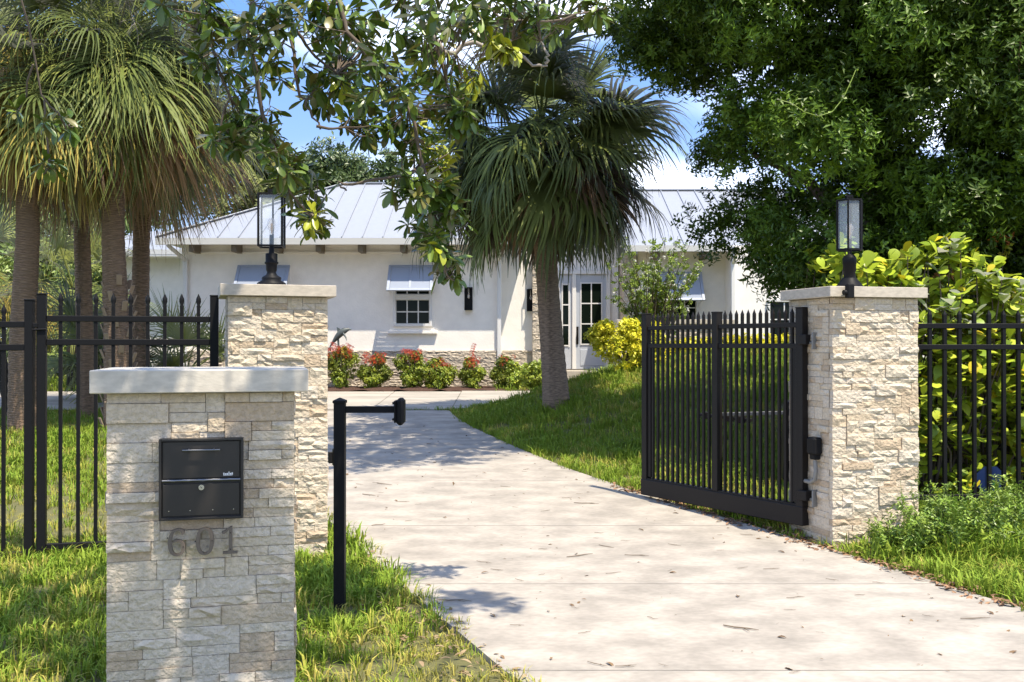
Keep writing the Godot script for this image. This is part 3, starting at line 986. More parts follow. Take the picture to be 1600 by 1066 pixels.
# layers: [count, elevation lo, hi, petiole, blade, droop, materials]
func palm(called, label, group, base: Vector3, path: Array, radii: Array, trunk_m, layers: Array, n := 22, scale := 1.0):
	var t = thing(called, label, "palm tree", base, 0.0, group)
	var st := begin()
	palm_trunk(st, path, radii)
	part("trunk", st, trunk_m, t)
	var crown: Vector3 = path[-1]
	for l in layers:
		var a0 := rf(0, TAU)
		for k in l[0]:
			var lv := rng.randi() % 4
			var elev := lerpf(l[1], l[2], (lv + 0.5) / 4.0)
			var fm := frond_mesh(elev, l[3], l[4], l[5], n, rng.randi() % 3)
			var o = mesh_node("frond", fm, M[l[6][rng.randi() % l[6].size()]], t)
			var sc := scale * rf(0.85, 1.12)
			o.transform = Transform3D(Basis.from_euler(Vector3(rf(-0.45, 0.45), a0 + TAU * k * 0.381966 + rf(-0.3, 0.3), rf(-0.3, 0.3))).scaled(Vector3(sc, sc, sc)), crown + Vector3(0, rf(-0.15, 0.2) + (l[7] if l.size() > 7 else 0.0), 0))
	if called == "palm_tree" and group != "":
		for k in 5:
			var a := rf(0, TAU)
			var fs := begin()
			var o := Vector3(cos(a), 0, sin(a))
			var p0 := crown + o * 0.1
			var p1 := p0 + o * rf(0.5, 0.8) + Vector3(0, rf(0.1, 0.4), 0)
			var p2 := p1 + o * rf(0.3, 0.5) + Vector3(0, -rf(0.3, 0.6), 0)
			tube(fs, [p0, p1, p2], [0.012, 0.009, 0.004], 5, false)
			for m in 26:
				var q := p1.lerp(p2, rf(-0.3, 1.0))
				var e := q + rand_dir() * 0.16 + Vector3(0, -0.1, 0)
				tube(fs, [q, q.lerp(e, 0.5) + rand_dir() * 0.03, e], [0.004, 0.003, 0.0015], 3, false)
			part("flower_stalk", fs, M.moss, t)
	return t

func make_palms():
	var live := ["frond_green", "frond_green", "frond_fresh"]
	var p = palm("palm_tree", "cabbage palm with dark drooping crown standing on the lawn by the drive", "", V(0.62, gh(0.62, 13.8) - 0.05, 13.8),
		[Vector3(0.0, 0, 0), Vector3(-0.03, 0.5, 0), Vector3(-0.1, 1.4, 0), Vector3(-0.18, 2.6, 0), Vector3(-0.2, 3.85, 0)], [0.205, 0.178, 0.162, 0.148, 0.135], M.trunk_tan,
		[[12, 0.7, 1.35, 0.8, 1.0, 0.5, live], [20, 0.3, 0.8, 0.95, 1.1, 0.9, live], [26, -0.05, 0.4, 1.1, 1.15, 1.2, live], [26, -0.4, 0.05, 1.1, 1.1, 1.3, ["frond_green", "frond_green", "frond_fresh"]], [24, -0.75, -0.35, 0.9, 0.85, 1.3, ["frond_green", "frond_fresh", "frond_dark_dead", "frond_dark_dead"]], [22, -0.95, -0.55, 0.8, 0.82, 1.0, ["frond_dark_dead", "frond_dead", "frond_dark_dead", "frond_green"], -0.05]], 28, 0.93)
	var mix := ["frond_olive", "frond_fresh", "frond_green", "frond_olive"]
	var low := ["frond_olive", "frond_dead", "frond_dead", "frond_fresh", "frond_gold"]
	var dead := ["frond_dead", "frond_dead", "frond_dark_dead", "frond_gold"]
	var shape := [[12, 0.6, 1.35, 0.85, 1.15, 0.7, mix], [18, 0.05, 0.6, 0.9, 1.25, 1.1, mix], [20, -0.5, 0.05, 0.85, 1.25, 1.3, ["frond_olive", "frond_olive", "frond_gold", "frond_fresh"]], [20, -1.0, -0.45, 0.8, 1.2, 1.3, low], [20, -1.3, -0.8, 0.7, 1.2, 1.1, dead, -0.1], [10, -0.9, 0.4, 0.5, 1.1, 0.9, ["frond_fresh", "frond_olive"]]]
	var gname := "cabbage palms behind the left fence"
	palm("palm_tree", "thick cabbage palm with golden skirt, nearest the left end of the fence", gname, V(-6.4, base_h(13.0) - 0.05, 13.0),
		[Vector3(0, 0, 0), Vector3(-0.02, 1.2, 0), Vector3(0.05, 2.6, 0), Vector3(0.05, 4.75, 0)], [0.205, 0.165, 0.15, 0.14], M.trunk_brown, [[10, 0.6, 1.35, 0.8, 1.05, 0.7, mix], [15, 0.05, 0.6, 0.85, 1.1, 1.1, mix], [16, -0.5, 0.05, 0.8, 1.1, 1.35, ["frond_gold", "frond_olive", "frond_olive"]], [14, -1.0, -0.5, 0.7, 1.1, 1.4, ["frond_gold", "frond_gold", "frond_dead"]], [12, -1.4, -1.0, 0.55, 1.05, 1.1, dead, -0.15]], 22)
	palm("palm_tree", "slender smooth-trunked cabbage palm beside the boot-scarred palm", gname, V(-6.2, base_h(14.5) - 0.05, 14.5),
		[Vector3(0, 0, 0), Vector3(-0.05, 1.5, 0), Vector3(-0.1, 3.0, 0), Vector3(-0.1, 5.5, 0)], [0.15, 0.12, 0.115, 0.11], M.trunk_brown, shape, 31)
	var b = palm("palm_tree", "cabbage palm with old leaf boots on its lower trunk behind the garden gate", gname, V(-5.3, base_h(13.3) - 0.05, 13.3),
		[Vector3(0.05, 0, 0), Vector3(0.0, 1.3, 0), Vector3(-0.05, 2.6, 0), Vector3(-0.05, 5.2, 0)], [0.215, 0.175, 0.15, 0.14], M.trunk_brown, shape, 31)
	var boots := begin()
	for k in 46:
		var y := 0.1 + k * 0.043
		var a := k * 2.4
		var r := lerpf(0.21, 0.165, y / 2.1)
		var o := Vector3(cos(a), 0, sin(a))
		var c := Vector3(0.03, y, 0) + o * r
		bar(boots, c - Vector3(0, 0.06, 0), c + o * 0.05 + Vector3(0, 0.07, 0), 0.07, 0.018, o, 0.004)
	stuff(part("leaf_boots", boots, M.boot, b))
	palm("palm_tree", "cabbage palm with brown dead skirt nearest the white house roof", gname, V(-5.85, base_h(15.6) - 0.05, 15.6),
		[Vector3(0, 0, 0), Vector3(0, 1.5, 0), Vector3(0.02, 2.9, 0), Vector3(0.1, 4.85, 0)], [0.165, 0.14, 0.13, 0.125], M.trunk_brown,
		[[10, 0.6, 1.35, 0.85, 1.15, 0.7, mix], [13, 0.05, 0.6, 0.9, 1.2, 1.1, ["frond_olive", "frond_fresh", "frond_olive"]], [16, -0.45, 0.05, 0.9, 1.2, 1.3, ["frond_olive", "frond_dead", "frond_fresh"]], [18, -1.0, -0.45, 0.9, 1.2, 1.3, ["frond_dead", "frond_olive", "frond_dead"]], [14, -1.35, -1.0, 0.7, 1.15, 1.1, dead, -0.15]], 22)
	# palm whose dead skirt hangs in at the top right
	palm("palm_tree", "tall cabbage palm beyond the hedge with only its brown skirt showing", "", V(5.35, gh(5.35, 9.4), 9.4),
		[Vector3(0, 0, 0), Vector3(0, 2.5, 0), Vector3(0.0, 5.4, 0)], [0.2, 0.17, 0.15], M.trunk_brown,
		[[8, 0.3, 1.2, 0.7, 0.9, 0.8, mix], [10, -0.5, 0.3, 0.7, 0.95, 1.2, low], [12, -1.3, -0.5, 0.6, 0.95, 1.2, dead]], 20)
	# low fan palms in the undergrowth
	var fresh := ["frond_fresh", "frond_green", "frond_olive"]
	palm("fan_palm", "low green fan palm growing behind the garden gate beside the house", "fan palms in the undergrowth", V(-5.35, base_h(16.2), 16.2), [Vector3(0, 0, 0), Vector3(0, 0.45, 0)], [0.12, 0.1], M.trunk_dark,
		[[10, 0.7, 1.4, 0.6, 0.7, 0.12, fresh], [12, 0.1, 0.7, 0.6, 0.7, 0.2, fresh], [6, -0.4, 0.1, 0.5, 0.65, 0.4, ["frond_olive"]]], 16)
	palm("fan_palm", "pale green fan palm behind the two leftmost palm trunks", "fan palms in the undergrowth", V(-8.6, base_h(19), 19.5), [Vector3(0, 0, 0), Vector3(0, 2.0, 0)], [0.15, 0.14], M.trunk_dark,
		[[10, 0.5, 1.3, 0.8, 0.9, 0.4, ["frond_olive", "frond_fresh"]], [12, -0.2, 0.5, 0.8, 0.9, 0.8, ["frond_olive", "frond_fresh"]], [10, -0.8, -0.2, 0.8, 0.9, 1.0, ["frond_olive", "frond_gold"]]], 18)
	palm("fan_palm", "small fan palm low between the left trunks", "fan palms in the undergrowth", V(-7.1, base_h(17), 17.0), [Vector3(0, 0, 0), Vector3(0, 0.75, 0)], [0.12, 0.1], M.trunk_dark,
		[[9, 0.5, 1.3, 0.6, 0.75, 0.2, fresh], [10, -0.1, 0.5, 0.6, 0.75, 0.6, fresh], [6, -0.6, -0.1, 0.6, 0.7, 0.9, ["frond_olive"]]], 16)
	palm("fan_palm", "tall fan palm at the far left edge with fronds hanging low", "fan palms in the undergrowth", V(-11.2, base_h(21), 21.0), [Vector3(0, 0, 0), Vector3(0, 2.4, 0)], [0.16, 0.14], M.trunk_dark,
		[[10, 0.5, 1.3, 0.9, 1.0, 0.4, ["frond_olive", "frond_fresh"]], [12, -0.2, 0.5, 0.9, 1.0, 0.8, ["frond_olive", "frond_fresh"]], [12, -0.8, -0.2, 0.8, 1.0, 1.0, ["frond_olive", "frond_gold"]]], 18)
	var lt = thing("dead_palm_trunk", "dark dead palm trunk leaning at the left edge of the lawn", "dead trunk", V(-7.2, base_h(14.2) - 0.05, 14.2))
	var st := begin()
	palm_trunk(st, [Vector3(0.1, 0, 0), Vector3(-0.1, 0.8, 0), Vector3(-0.5, 1.8, 0)], [0.11, 0.1, 0.16], 30, 10)
	part("trunk", st, M.trunk_dark, lt)

# ---------------------------------------------------------------- leaves
func leaf_shape(rows: Array, fold: float, curl: float) -> ArrayMesh:
	var st := begin()
	st.set_smooth_group(0)
	var prev := []
	for r in rows:
		var z: float = -curl * r[0] * r[0]
		var c := [Vector3(-r[1], r[0], z + fold * r[1]), Vector3(0, r[0], z), Vector3(r[1], r[0], z + fold * r[1])]
		if prev.size():
			quad(st, prev[0], prev[1], c[1], c[0])
			quad(st, prev[1], prev[2], c[2], c[1])
		prev = c
	return done(st)

func twig_cluster(n: int, len: float, leaf_l: float, leaf_w: float) -> ArrayMesh:
	var st := begin()
	st.set_smooth_group(-1)
	for k in n:
		var t := float(k) / n
		var p := Vector3(rf(-0.03, 0.03), t * len, rf(-0.03, 0.03))
		var a := k * 2.4 + rf(-0.4, 0.4)
		var d := Vector3(cos(a), rf(0.1, 0.9), sin(a)).normalized()
		var l := leaf_l * rf(0.75, 1.2)
		var b := aim(d, Vector3(rf(-0.5, 0.5), 1, rf(-0.5, 0.5)))
		var w := leaf_w * rf(0.85, 1.15)
		var m := p + b * Vector3(0, l * 0.5, -0.006)
		var lf := p + b * Vector3(-w, l * 0.5, 0.003)
		var rt := p + b * Vector3(w, l * 0.5, 0.003)
		var tip := p + b * Vector3(0, l, -0.012)
		tri(st, p, m, lf)
		tri(st, p, rt, m)
		tri(st, lf, m, tip)
		tri(st, m, rt, tip)
	return done(st)

func blob_fill(where: Array, tints: Array, c: Vector3, r: float, n: int, size: float, c0: Color, c1: Color, squash := 0.85):
	var tone := rf(0.7, 1.3)
	for i in n:
		var d := rand_dir()
		var q := pow(rng.randf(), 0.45) * r
		var p := c + Vector3(d.x * q, d.y * q * squash, d.z * q)
		var g := (d * 0.8 + Vector3(0, 0.35, 0) + rand_dir() * 0.7)
		var s := size * rf(0.75, 1.25)
		where.append(Transform3D(aim(g, rand_dir()).scaled(Vector3(s, s, s)), p))
		var col := c0.lerp(c1, rng.randf()) * tone
		tints.append(Color(col.r, col.g, col.b))

func make_big_tree():
	var t = thing("shade_tree", "large dense dark green small-leaved tree behind the right pillar", "tree", V(3.95, gh(3.95, 10.9), 10.9))
	var st := begin()
	tube(st, [Vector3(0, -0.1, 0), Vector3(0.05, 0.8, 0), Vector3(0, 1.8, 0), Vector3(0.1, 2.8, 0), Vector3(0, 4.0, 0)], [0.34, 0.26, 0.22, 0.16, 0.05], 12)
	part("trunk", st, M.bark, t)
	for k in 9:
		var a := k * 2.4
		var s := begin()
		var b0 := Vector3(0, 1.1 + k * 0.25, 0)
		var e := Vector3(cos(a) * rf(1.0, 1.7), 1.9 + k * 0.33, sin(a) * rf(0.5, 1.2))
		tube(s, [b0, b0.lerp(e, 0.5) + Vector3(0, 0.2, 0), e], [0.1, 0.06, 0.015], 7)
		part("limb", s, M.bark, t)
	var poly := PackedVector2Array([Vector2(1.7, 7.4), Vector2(1.75, 6.0), Vector2(1.95, 5.45), Vector2(2.2, 5.0), Vector2(2.85, 4.7), Vector2(3.1, 3.7), Vector2(2.75, 3.3), Vector2(2.95, 2.85), Vector2(3.4, 2.4), Vector2(3.9, 2.1), Vector2(4.3, 1.8), Vector2(6.5, 1.8), Vector2(8.6, 2.2), Vector2(9.2, 4.5), Vector2(8.4, 7.6), Vector2(5, 8.6)])
	var cl := [twig_cluster(14, 0.2, 0.085, 0.016), twig_cluster(12, 0.16, 0.075, 0.017), twig_cluster(13, 0.24, 0.09, 0.015)]
	var where := [[], [], []]
	var tints := [[], [], []]
	var n := 0
	while n < 400:
		var x := rf(1.4, 9.2)
		var y := rf(1.8, 8.6)
		if not Geometry2D.is_point_in_polygon(Vector2(x, y), poly):
			continue
		n += 1
		var e := 1.0 - ((x - 5.3) / 4.1) ** 2 - ((y - 5.0) / 3.9) ** 2
		var front := 13.6 - 2.4 * sqrt(maxf(e, 0.0)) + pow(rng.randf(), 1.5) * 3.4
		var k := n % 3
		var w := []
		var ti := []
		blob_fill(w, ti, V(x, y - 1.4, front) * 0.78 + Vector3(0, 1.4, 0) - t.position, rf(0.22, 0.44), 84, 0.9, Color(0.035, 0.062, 0.014), Color(0.075, 0.115, 0.024))
		where[k].append_array(w)
		tints[k].append_array(ti)
	for k in 3:
		scatter("crown", cl[k], M.leaf_tree, t, where[k], tints[k])
	# a light green vine shoot across its face
	var v := begin()
	var pts := []
	var rad := []
	for q in [Vector3(2.36, 3.55, -8.7), Vector3(2.45, 3.52, -8.68), Vector3(2.55, 3.44, -8.66), Vector3(2.68, 3.40, -8.66), Vector3(2.80, 3.44, -8.66), Vector3(2.90, 3.56, -8.68), Vector3(2.97, 3.70, -8.7), Vector3(3.04, 3.84, -8.75)]:
		pts.append(q - t.position)
		rad.append(0.0042)
	tube(v, pts, rad, 5)
	for q in pts:
		for k in 3:
			var b := aim(rand_dir() + Vector3(0, 0.4, 0), rand_dir())
			tri(v, q, q + b * Vector3(0.01, 0.035, 0), q + b * Vector3(-0.01, 0.035, 0))
	part("vine", v, M.hedge_leaf_c, t)

func blob_tree(called, label, cat, base: Vector3, blobs: Array, count: int, size: float, c0: Color, c1: Color, trunk_r: float, group := "", cluster = null, material = null):
	var t = thing(called, label, cat, base, 0.0, group)
	if trunk_r > 0.0:
		var st := begin()
		var top: Vector3 = blobs[0][0]
		tube(st, [Vector3.ZERO, top * 0.5 + Vector3(0.1, 0, 0), top], [trunk_r, trunk_r * 0.75, trunk_r * 0.3], 9)
		part("trunk", st, M.bark, t)
		for i in range(1, blobs.size()):
			var s := begin()
			var e: Vector3 = blobs[i][0]
			var b0 := Vector3(0, minf(e.y, top.y) * 0.6, 0)
			tube(s, [b0, b0.lerp(e, 0.5) + Vector3(0, 0.1, 0), e], [trunk_r * 0.45, trunk_r * 0.3, trunk_r * 0.08], 6)
			part("limb", s, M.bark, t)
	var w := []
	var ti := []
	for b in blobs:
		blob_fill(w, ti, b[0], b[1], count, size, c0, c1)
	scatter("crown", cluster if cluster != null else far_cluster, material if material != null else M.leaf_far, t, w, ti)
	return t

var far_cluster: ArrayMesh
var shrub_cluster: ArrayMesh

func make_background():
	far_cluster = twig_cluster(12, 0.3, 0.2, 0.04)
	shrub_cluster = twig_cluster(10, 0.09, 0.06, 0.015)
	var gname := "trees rising behind the house"
	var ca := Color(0.05, 0.085, 0.028)
	var cb := Color(0.10, 0.14, 0.045)
	blob_tree("background_tree", "rounded green tree top rising over the left roof hip", "tree", V(-7.0, 0.5, 38), [[Vector3(0, 7.6, 0), 1.2], [Vector3(0.9, 7.3, 0), 0.9], [Vector3(-0.9, 7.2, 0), 0.9], [Vector3(0.2, 6.4, 0.2), 1.3], [Vector3(1.3, 6.5, 0), 0.8], [Vector3(-1.2, 6.2, 0), 1.1]], 260, 1.0, ca, cb, 0.3, gname)
	blob_tree("background_tree", "taller looser tree behind the hanging leaves left of the roof", "tree", V(-9.6, 0.5, 36), [[Vector3(0, 8.2, 0), 1.0], [Vector3(0.9, 7.4, 0), 0.9], [Vector3(-0.9, 7.5, 0), 1.0], [Vector3(0.3, 6.6, 0), 1.1], [Vector3(-0.5, 5.8, 0), 1.2], [Vector3(1.0, 5.9, 0), 1.0]], 200, 1.0, Color(0.10, 0.12, 0.04), Color(0.17, 0.18, 0.06), 0.28, gname)
	blob_tree("background_tree", "small sprig of a tree top over the middle of the roof", "tree", V(-4.6, 0.5, 38), [[Vector3(0, 7.8, 0), 0.55], [Vector3(0.2, 7.1, 0), 0.7], [Vector3(-0.2, 6.4, 0), 0.8]], 90, 0.9, ca, cb, 0.2, gname)
	blob_tree("background_tree", "broad green tree behind the left cabbage palms", "tree", V(-14.5, 0.5, 30), [[Vector3(0, 5.5, 0), 2.0], [Vector3(2.2, 5.0, 0), 1.6], [Vector3(-2.4, 5.2, 0), 1.9], [Vector3(0.8, 3.4, 0.5), 1.7], [Vector3(-1.6, 3.2, 0.5), 1.8], [Vector3(2.4, 2.8, 0.3), 1.4], [Vector3(0, 7.4, 0), 1.5]], 330, 1.15, Color(0.08, 0.12, 0.03), Color(0.15, 0.2, 0.06), 0.35, gname)
	blob_tree("background_tree", "leafy green tree at the far left beyond the cross drive", "tree", V(-19.5, 0.5, 29), [[Vector3(0, 5.5, 0), 2.0], [Vector3(2.0, 5.0, 0), 1.7], [Vector3(-2.0, 4.8, 0), 1.9], [Vector3(0.5, 3.2, 0.5), 1.8], [Vector3(-1.6, 2.6, 0.5), 1.8], [Vector3(2.2, 2.4, 0.3), 1.6]], 300, 1.2, Color(0.09, 0.13, 0.03), Color(0.16, 0.21, 0.06), 0.35, gname)
	for q in [[-10.4, 24.5, 1.9, "green shrub seen between the first two left palm trunks"], [-13.6, 24.0, 2.2, "broad green shrub behind the leftmost palm trunk"], [-17.0, 24.5, 2.4, "tall green shrub at the far left beyond the cross drive"], [-8.9, 25.8, 2.0, "green shrub nearest the left end of the white house"]]:
		var k: float = q[2]
		blob_tree("background_shrub", q[3], "shrub", V(q[0], 0.5, q[1]), [[Vector3(0, 1.2, 0), 1.1], [Vector3(0.8, k, 0), 1.0], [Vector3(-0.8, k - 0.2, 0), 1.0], [Vector3(0.1, k + 0.9, 0), 0.9], [Vector3(-0.1, 0.6, 0.4), 0.9]], 200, 0.85, Color(0.10, 0.15, 0.035), Color(0.2, 0.25, 0.07), 0.12, "shrubs behind the left trunks")
	# far tree line that closes the view behind the house and beside it
	var w := []
	var ti := []
	for k in 70:
		var x := -75.0 + k * 2.2
		blob_fill(w, ti, V(x, rf(1.5, 3.0), 62 + rf(-4, 4)), rf(2.0, 3.2), 60, 3.0, ca, cb)
	tag(scatter("distant_woods", far_cluster, M.leaf_far, null, w, ti), "distant line of green woods behind the house", "woods")

# leaves hung from the branches of the tree that overhangs the gate
const CLUMPS := [[-0.78, 2.95, 5.01, 0.19, 13], [-0.52, 2.95, 5.00, 0.19, 13], [-0.27, 2.76, 4.20, 0.14, 10], [-0.55, 2.52, 4.23, 0.14, 10], [-0.38, 2.67, 4.90, 0.16, 11], [-0.81, 2.69, 4.81, 0.12, 7], [-0.46, 2.43, 4.75, 0.14, 9], [-0.23, 2.43, 4.43, 0.10, 7], [-0.61, 2.45, 4.70, 0.12, 7], [-0.73, 2.48, 4.70, 0.09, 4], [-0.33, 2.24, 4.67, 0.11, 8], [-0.42, 2.06, 4.29, 0.09, 7], [-0.29, 2.01, 4.54, 0.10, 8], [-0.35, 1.86, 4.50, 0.08, 6], [-0.29, 1.76, 4.80, 0.07, 5], [-0.46, 2.02, 5.05, 0.07, 4], [-0.97, 2.63, 5.00, 0.07, 4], [-0.93, 2.65, 4.64, 0.07, 4], [-0.82, 2.89, 4.55, 0.12, 8], [-0.91, 2.89, 4.39, 0.11, 6], [-1.00, 2.80, 4.18, 0.11, 6], [-1.08, 2.69, 4.17, 0.09, 5], [-1.30, 2.87, 4.57, 0.10, 6], [-1.35, 2.69, 4.44, 0.10, 5], [-1.45, 2.90, 4.49, 0.10, 4], [-1.34, 2.74, 4.95, 0.10, 5], [-1.19, 2.50, 4.62, 0.09, 5], [-1.32, 2.42, 4.65, 0.08, 4], [-1.10, 2.30, 4.36, 0.07, 3], [-1.51, 2.85, 4.17, 0.07, 2], [-1.29, 2.30, 4.44, 0.07, 4], [-1.03, 2.61, 4.27, 0.06, 3], [-1.04, 2.20, 4.61, 0.08, 6], [-1.05, 2.10, 5.05, 0.08, 6], [-0.93, 2.01, 4.76, 0.06, 4], [-1.00, 2.21, 4.31, 0.06, 3], [-0.96, 2.17, 4.95, 0.05, 2], [-2.40, 2.56, 4.87, 0.05, 1], [-2.23, 2.49, 4.81, 0.05, 2], [-2.21, 2.52, 4.97, 0.06, 2], [-2.26, 2.27, 4.84, 0.06, 2], [-0.13, 3.00, 4.86, 0.11, 7], [0.06, 2.90, 4.47, 0.12, 8], [0.26, 3.09, 5.03, 0.13, 8], [0.42, 3.10, 5.02, 0.11, 6], [-0.06, 2.70, 4.30, 0.07, 4], [-0.17, 2.68, 4.83, 0.06, 3]]

func make_overhang():
	var t = thing("overhanging_tree", "broad-leaved tree whose leafy branches hang down over the gateway", "tree", Vector3(-2.7, 0, 1.2))
	var o: Vector3 = t.position
	var tr := begin()
	tube(tr, [Vector3(0, -0.1, 0), Vector3(0.05, 1.0, 0), Vector3(0.0, 2.4, -0.1), Vector3(0.2, 4.0, -0.4), Vector3(0.5, 5.6, -0.9)], [0.34, 0.26, 0.24, 0.18, 0.1], 12)
	part("trunk", tr, M.bark, t)
	var limbs := [[Vector3(-2.7, 2.6, 1.1), Vector3(-2.3, 3.7, -1.2), Vector3(-1.6, 3.9, -3.2), Vector3(-0.8, 3.5, -4.5), Vector3(0.3, 3.35, -5.0)], [Vector3(-2.6, 3.4, 0.9), Vector3(-1.2, 4.6, -1.0), Vector3(-0.9, 6.0, -3.5), Vector3(-0.2, 7.0, -5.6), Vector3(-0.6, 7.2, -7.0), Vector3(0.5, 7.4, -9.5)], [Vector3(-2.6, 3.2, 1.0), Vector3(-1.3, 4.6, 0.6), Vector3(0.2, 5.2, -0.6), Vector3(1.2, 5.4, -2.2)], [Vector3(-2.7, 3.0, 1.0), Vector3(-2.8, 4.0, -1.5), Vector3(-2.4, 4.2, -4.0)]]
	for l in limbs:
		var s := begin()
		var pts := []
		var rad := []
		for i in l.size():
			pts.append(l[i] - o)
			rad.append(lerpf(0.09, 0.016, float(i) / (l.size() - 1)))
		tube(s, pts, rad, 9)
		part("limb", s, M.bark, t)
	var lines := [[Vector3(-1.05, 3.75, -4.2), Vector3(-1.09, 3.03, -4.5), Vector3(-1.02, 2.88, -4.55), Vector3(-0.95, 2.79, -4.6), Vector3(-0.83, 2.69, -4.7)], [Vector3(-1.04, 2.85, -4.6), Vector3(-0.98, 2.56, -4.58), Vector3(-0.92, 2.47, -4.55), Vector3(-0.88, 2.39, -4.55)],
		[Vector3(-1.2, 3.7, -4.0), Vector3(-1.17, 3.02, -4.4), Vector3(-1.17, 2.74, -4.45), Vector3(-1.14, 2.44, -4.5), Vector3(-1.08, 2.32, -4.55), Vector3(-1.02, 2.11, -4.6), Vector3(-0.95, 2.01, -4.7)], [Vector3(-0.85, 3.5, -4.5), Vector3(-0.80, 3.02, -4.5), Vector3(-0.74, 2.82, -4.5), Vector3(-0.59, 2.65, -4.5), Vector3(-0.47, 2.47, -4.5), Vector3(-0.42, 2.29, -4.5), Vector3(-0.39, 2.11, -4.55), Vector3(-0.33, 1.82, -4.6), Vector3(-0.30, 1.72, -4.7)],
		[Vector3(-0.5, 3.45, -4.6), Vector3(-0.47, 3.06, -4.55), Vector3(-0.36, 2.82, -4.5), Vector3(-0.30, 2.62, -4.45), Vector3(-0.25, 2.47, -4.4)], [Vector3(-0.40, 2.86, -4.5), Vector3(-0.30, 2.72, -4.5), Vector3(-0.18, 2.77, -4.5), Vector3(-0.03, 2.74, -4.5), Vector3(0.09, 2.68, -4.5), Vector3(0.16, 2.67, -4.5)],
		[Vector3(0.15, 2.67, -4.5), Vector3(0.17, 2.72, -4.5), Vector3(0.13, 2.78, -4.5)], [Vector3(-0.12, 2.755, -4.5), Vector3(0.00, 2.79, -4.52)], [Vector3(-1.5, 3.85, -3.6), Vector3(-1.39, 3.03, -4.5), Vector3(-1.38, 2.82, -4.5), Vector3(-1.29, 2.53, -4.5), Vector3(-1.33, 2.32, -4.5)],
		[Vector3(-0.4, 3.42, -4.7), Vector3(-0.18, 3.03, -4.7), Vector3(0.00, 2.94, -4.7), Vector3(0.24, 2.98, -4.8), Vector3(0.42, 3.06, -4.9)], [Vector3(-0.89, 2.40, -4.55), Vector3(-0.77, 2.40, -4.55)], [Vector3(-0.45, 2.19, -4.55), Vector3(-0.59, 2.17, -4.55), Vector3(-0.71, 2.14, -4.55), Vector3(-0.80, 2.14, -4.55), Vector3(-0.76, 2.11, -4.55)],
		[Vector3(-2.4, 4.2, -4.0), Vector3(-2.35, 3.1, -4.7), Vector3(-2.3, 2.62, -4.85), Vector3(-2.22, 2.5, -4.9)], [Vector3(-2.32, 2.75, -4.8), Vector3(-2.42, 2.56, -4.87)], [Vector3(-2.3, 2.6, -4.85), Vector3(-2.26, 2.27, -4.84)]]
	var knots := []
	for i in lines.size():
		var l: Array = lines[i]
		var pts := []
		var rad := []
		for k in l.size() - 1:
			for q in 3:
				var p: Vector3 = l[k].lerp(l[k + 1], q / 3.0) + rand_dir() * 0.012
				pts.append(p - o)
				knots.append(p)
				rad.append(0)
		pts.append(l[-1] - o)
		knots.append(l[-1])
		rad.append(0)
		var r0 := 0.014 if i in [0, 2, 3, 5] else (0.005 if i >= 12 else 0.008)
		for k in rad.size():
			rad[k] = lerpf(r0, 0.004, float(k) / rad.size())
		var s := begin()
		tube(s, pts, rad, 6)
		part("branch", s, M.bark_pale if i in [5, 6, 7] else M.twig, t)
	# leaves
	var shapes := [leaf_shape([[0.0, 0.02], [0.18, 0.06], [0.45, 0.15], [0.7, 0.19], [0.9, 0.13], [1.0, 0.01]], 0.35, 0.12), leaf_shape([[0.0, 0.02], [0.2, 0.07], [0.5, 0.17], [0.74, 0.2], [0.92, 0.12], [1.0, 0.015]], 0.2, 0.28), leaf_shape([[0.0, 0.02], [0.2, 0.08], [0.45, 0.14], [0.7, 0.15], [0.9, 0.09], [1.0, 0.01]], 0.5, -0.08)]
	var leaves := []
	var twigs := begin()
	for c in CLUMPS:
		var cc := V(c[0], c[1], c[2])
		for k in int(c[4] * 2.3):
			var p: Vector3 = cc + rand_dir() * (c[3] + 0.02) * pow(rng.randf(), 0.5) * Vector3(1, 1, 1.3)
			var near: Vector3 = knots[0]
			for q in knots:
				if q.distance_squared_to(p) < near.distance_squared_to(p):
					near = q
			var axis := ((p - near).normalized() + Vector3(0, -0.25, 0) + rand_dir() * 0.5).normalized()
			tube(twigs, [near - o, near.lerp(p, 0.55) + Vector3(0, -0.015, 0) + rand_dir() * 0.01 - o, p - o], [0.0035, 0.003, 0.002], 4, false)
			var young: bool = rng.randf() < 0.03 or (Vector2(c[0] + 0.98, c[1] - 2.02).length() < 0.09 and rng.randf() < 0.5) or (Vector2(c[0] + 0.33, c[1] - 2.24).length() < 0.06 and rng.randf() < 0.4) or (c[0] > -0.2 and c[1] < 2.72 and rng.randf() < 0.35)
			for m in rng.randi_range(5, 8):
				var a := m * 2.4 + rf(-0.4, 0.4)
				var b := aim(axis, Vector3(0.2, 0.3, 0.9))
				var d := (b * Vector3(cos(a), rf(0.15, 1.0), sin(a))).normalized()
				d = (d + Vector3(0, -0.28, 0)).normalized()
				var s := rf(0.05, 0.105)
				var base: Vector3 = p - axis * rf(0.0, 0.05)
				leaves.append([Transform3D(aim(d, Vector3(rf(-0.5, 0.5), 1, rf(-0.5, 0.8))).scaled(Vector3(s, s, s)), base - o), rng.randi() % 3, 3 if young else [0, 0, 1, 0, 1, 2][rng.randi() % 6], (base.z + rf(0, 0.5))])
	stuff(part("twigs", twigs, M.twig, t))
	leaves.sort_custom(func(a, b): return a[3] > b[3])
	var rest := [[], [], []]
	var tints := [[], [], []]
	var ms := ["oak_leaf_a", "oak_leaf_b", "oak_leaf_c", "oak_leaf_d"]
	for i in leaves.size():
		var l = leaves[i]
		if i < 296:
			var m = mesh_node("leaf", shapes[l[1]], M[ms[l[2]]], t)
			m.transform = l[0]
		else:
			rest[l[1]].append(l[0])
			tints[l[1]].append(M[ms[l[2]]].albedo_color.srgb_to_linear() * rf(0.8, 1.2))
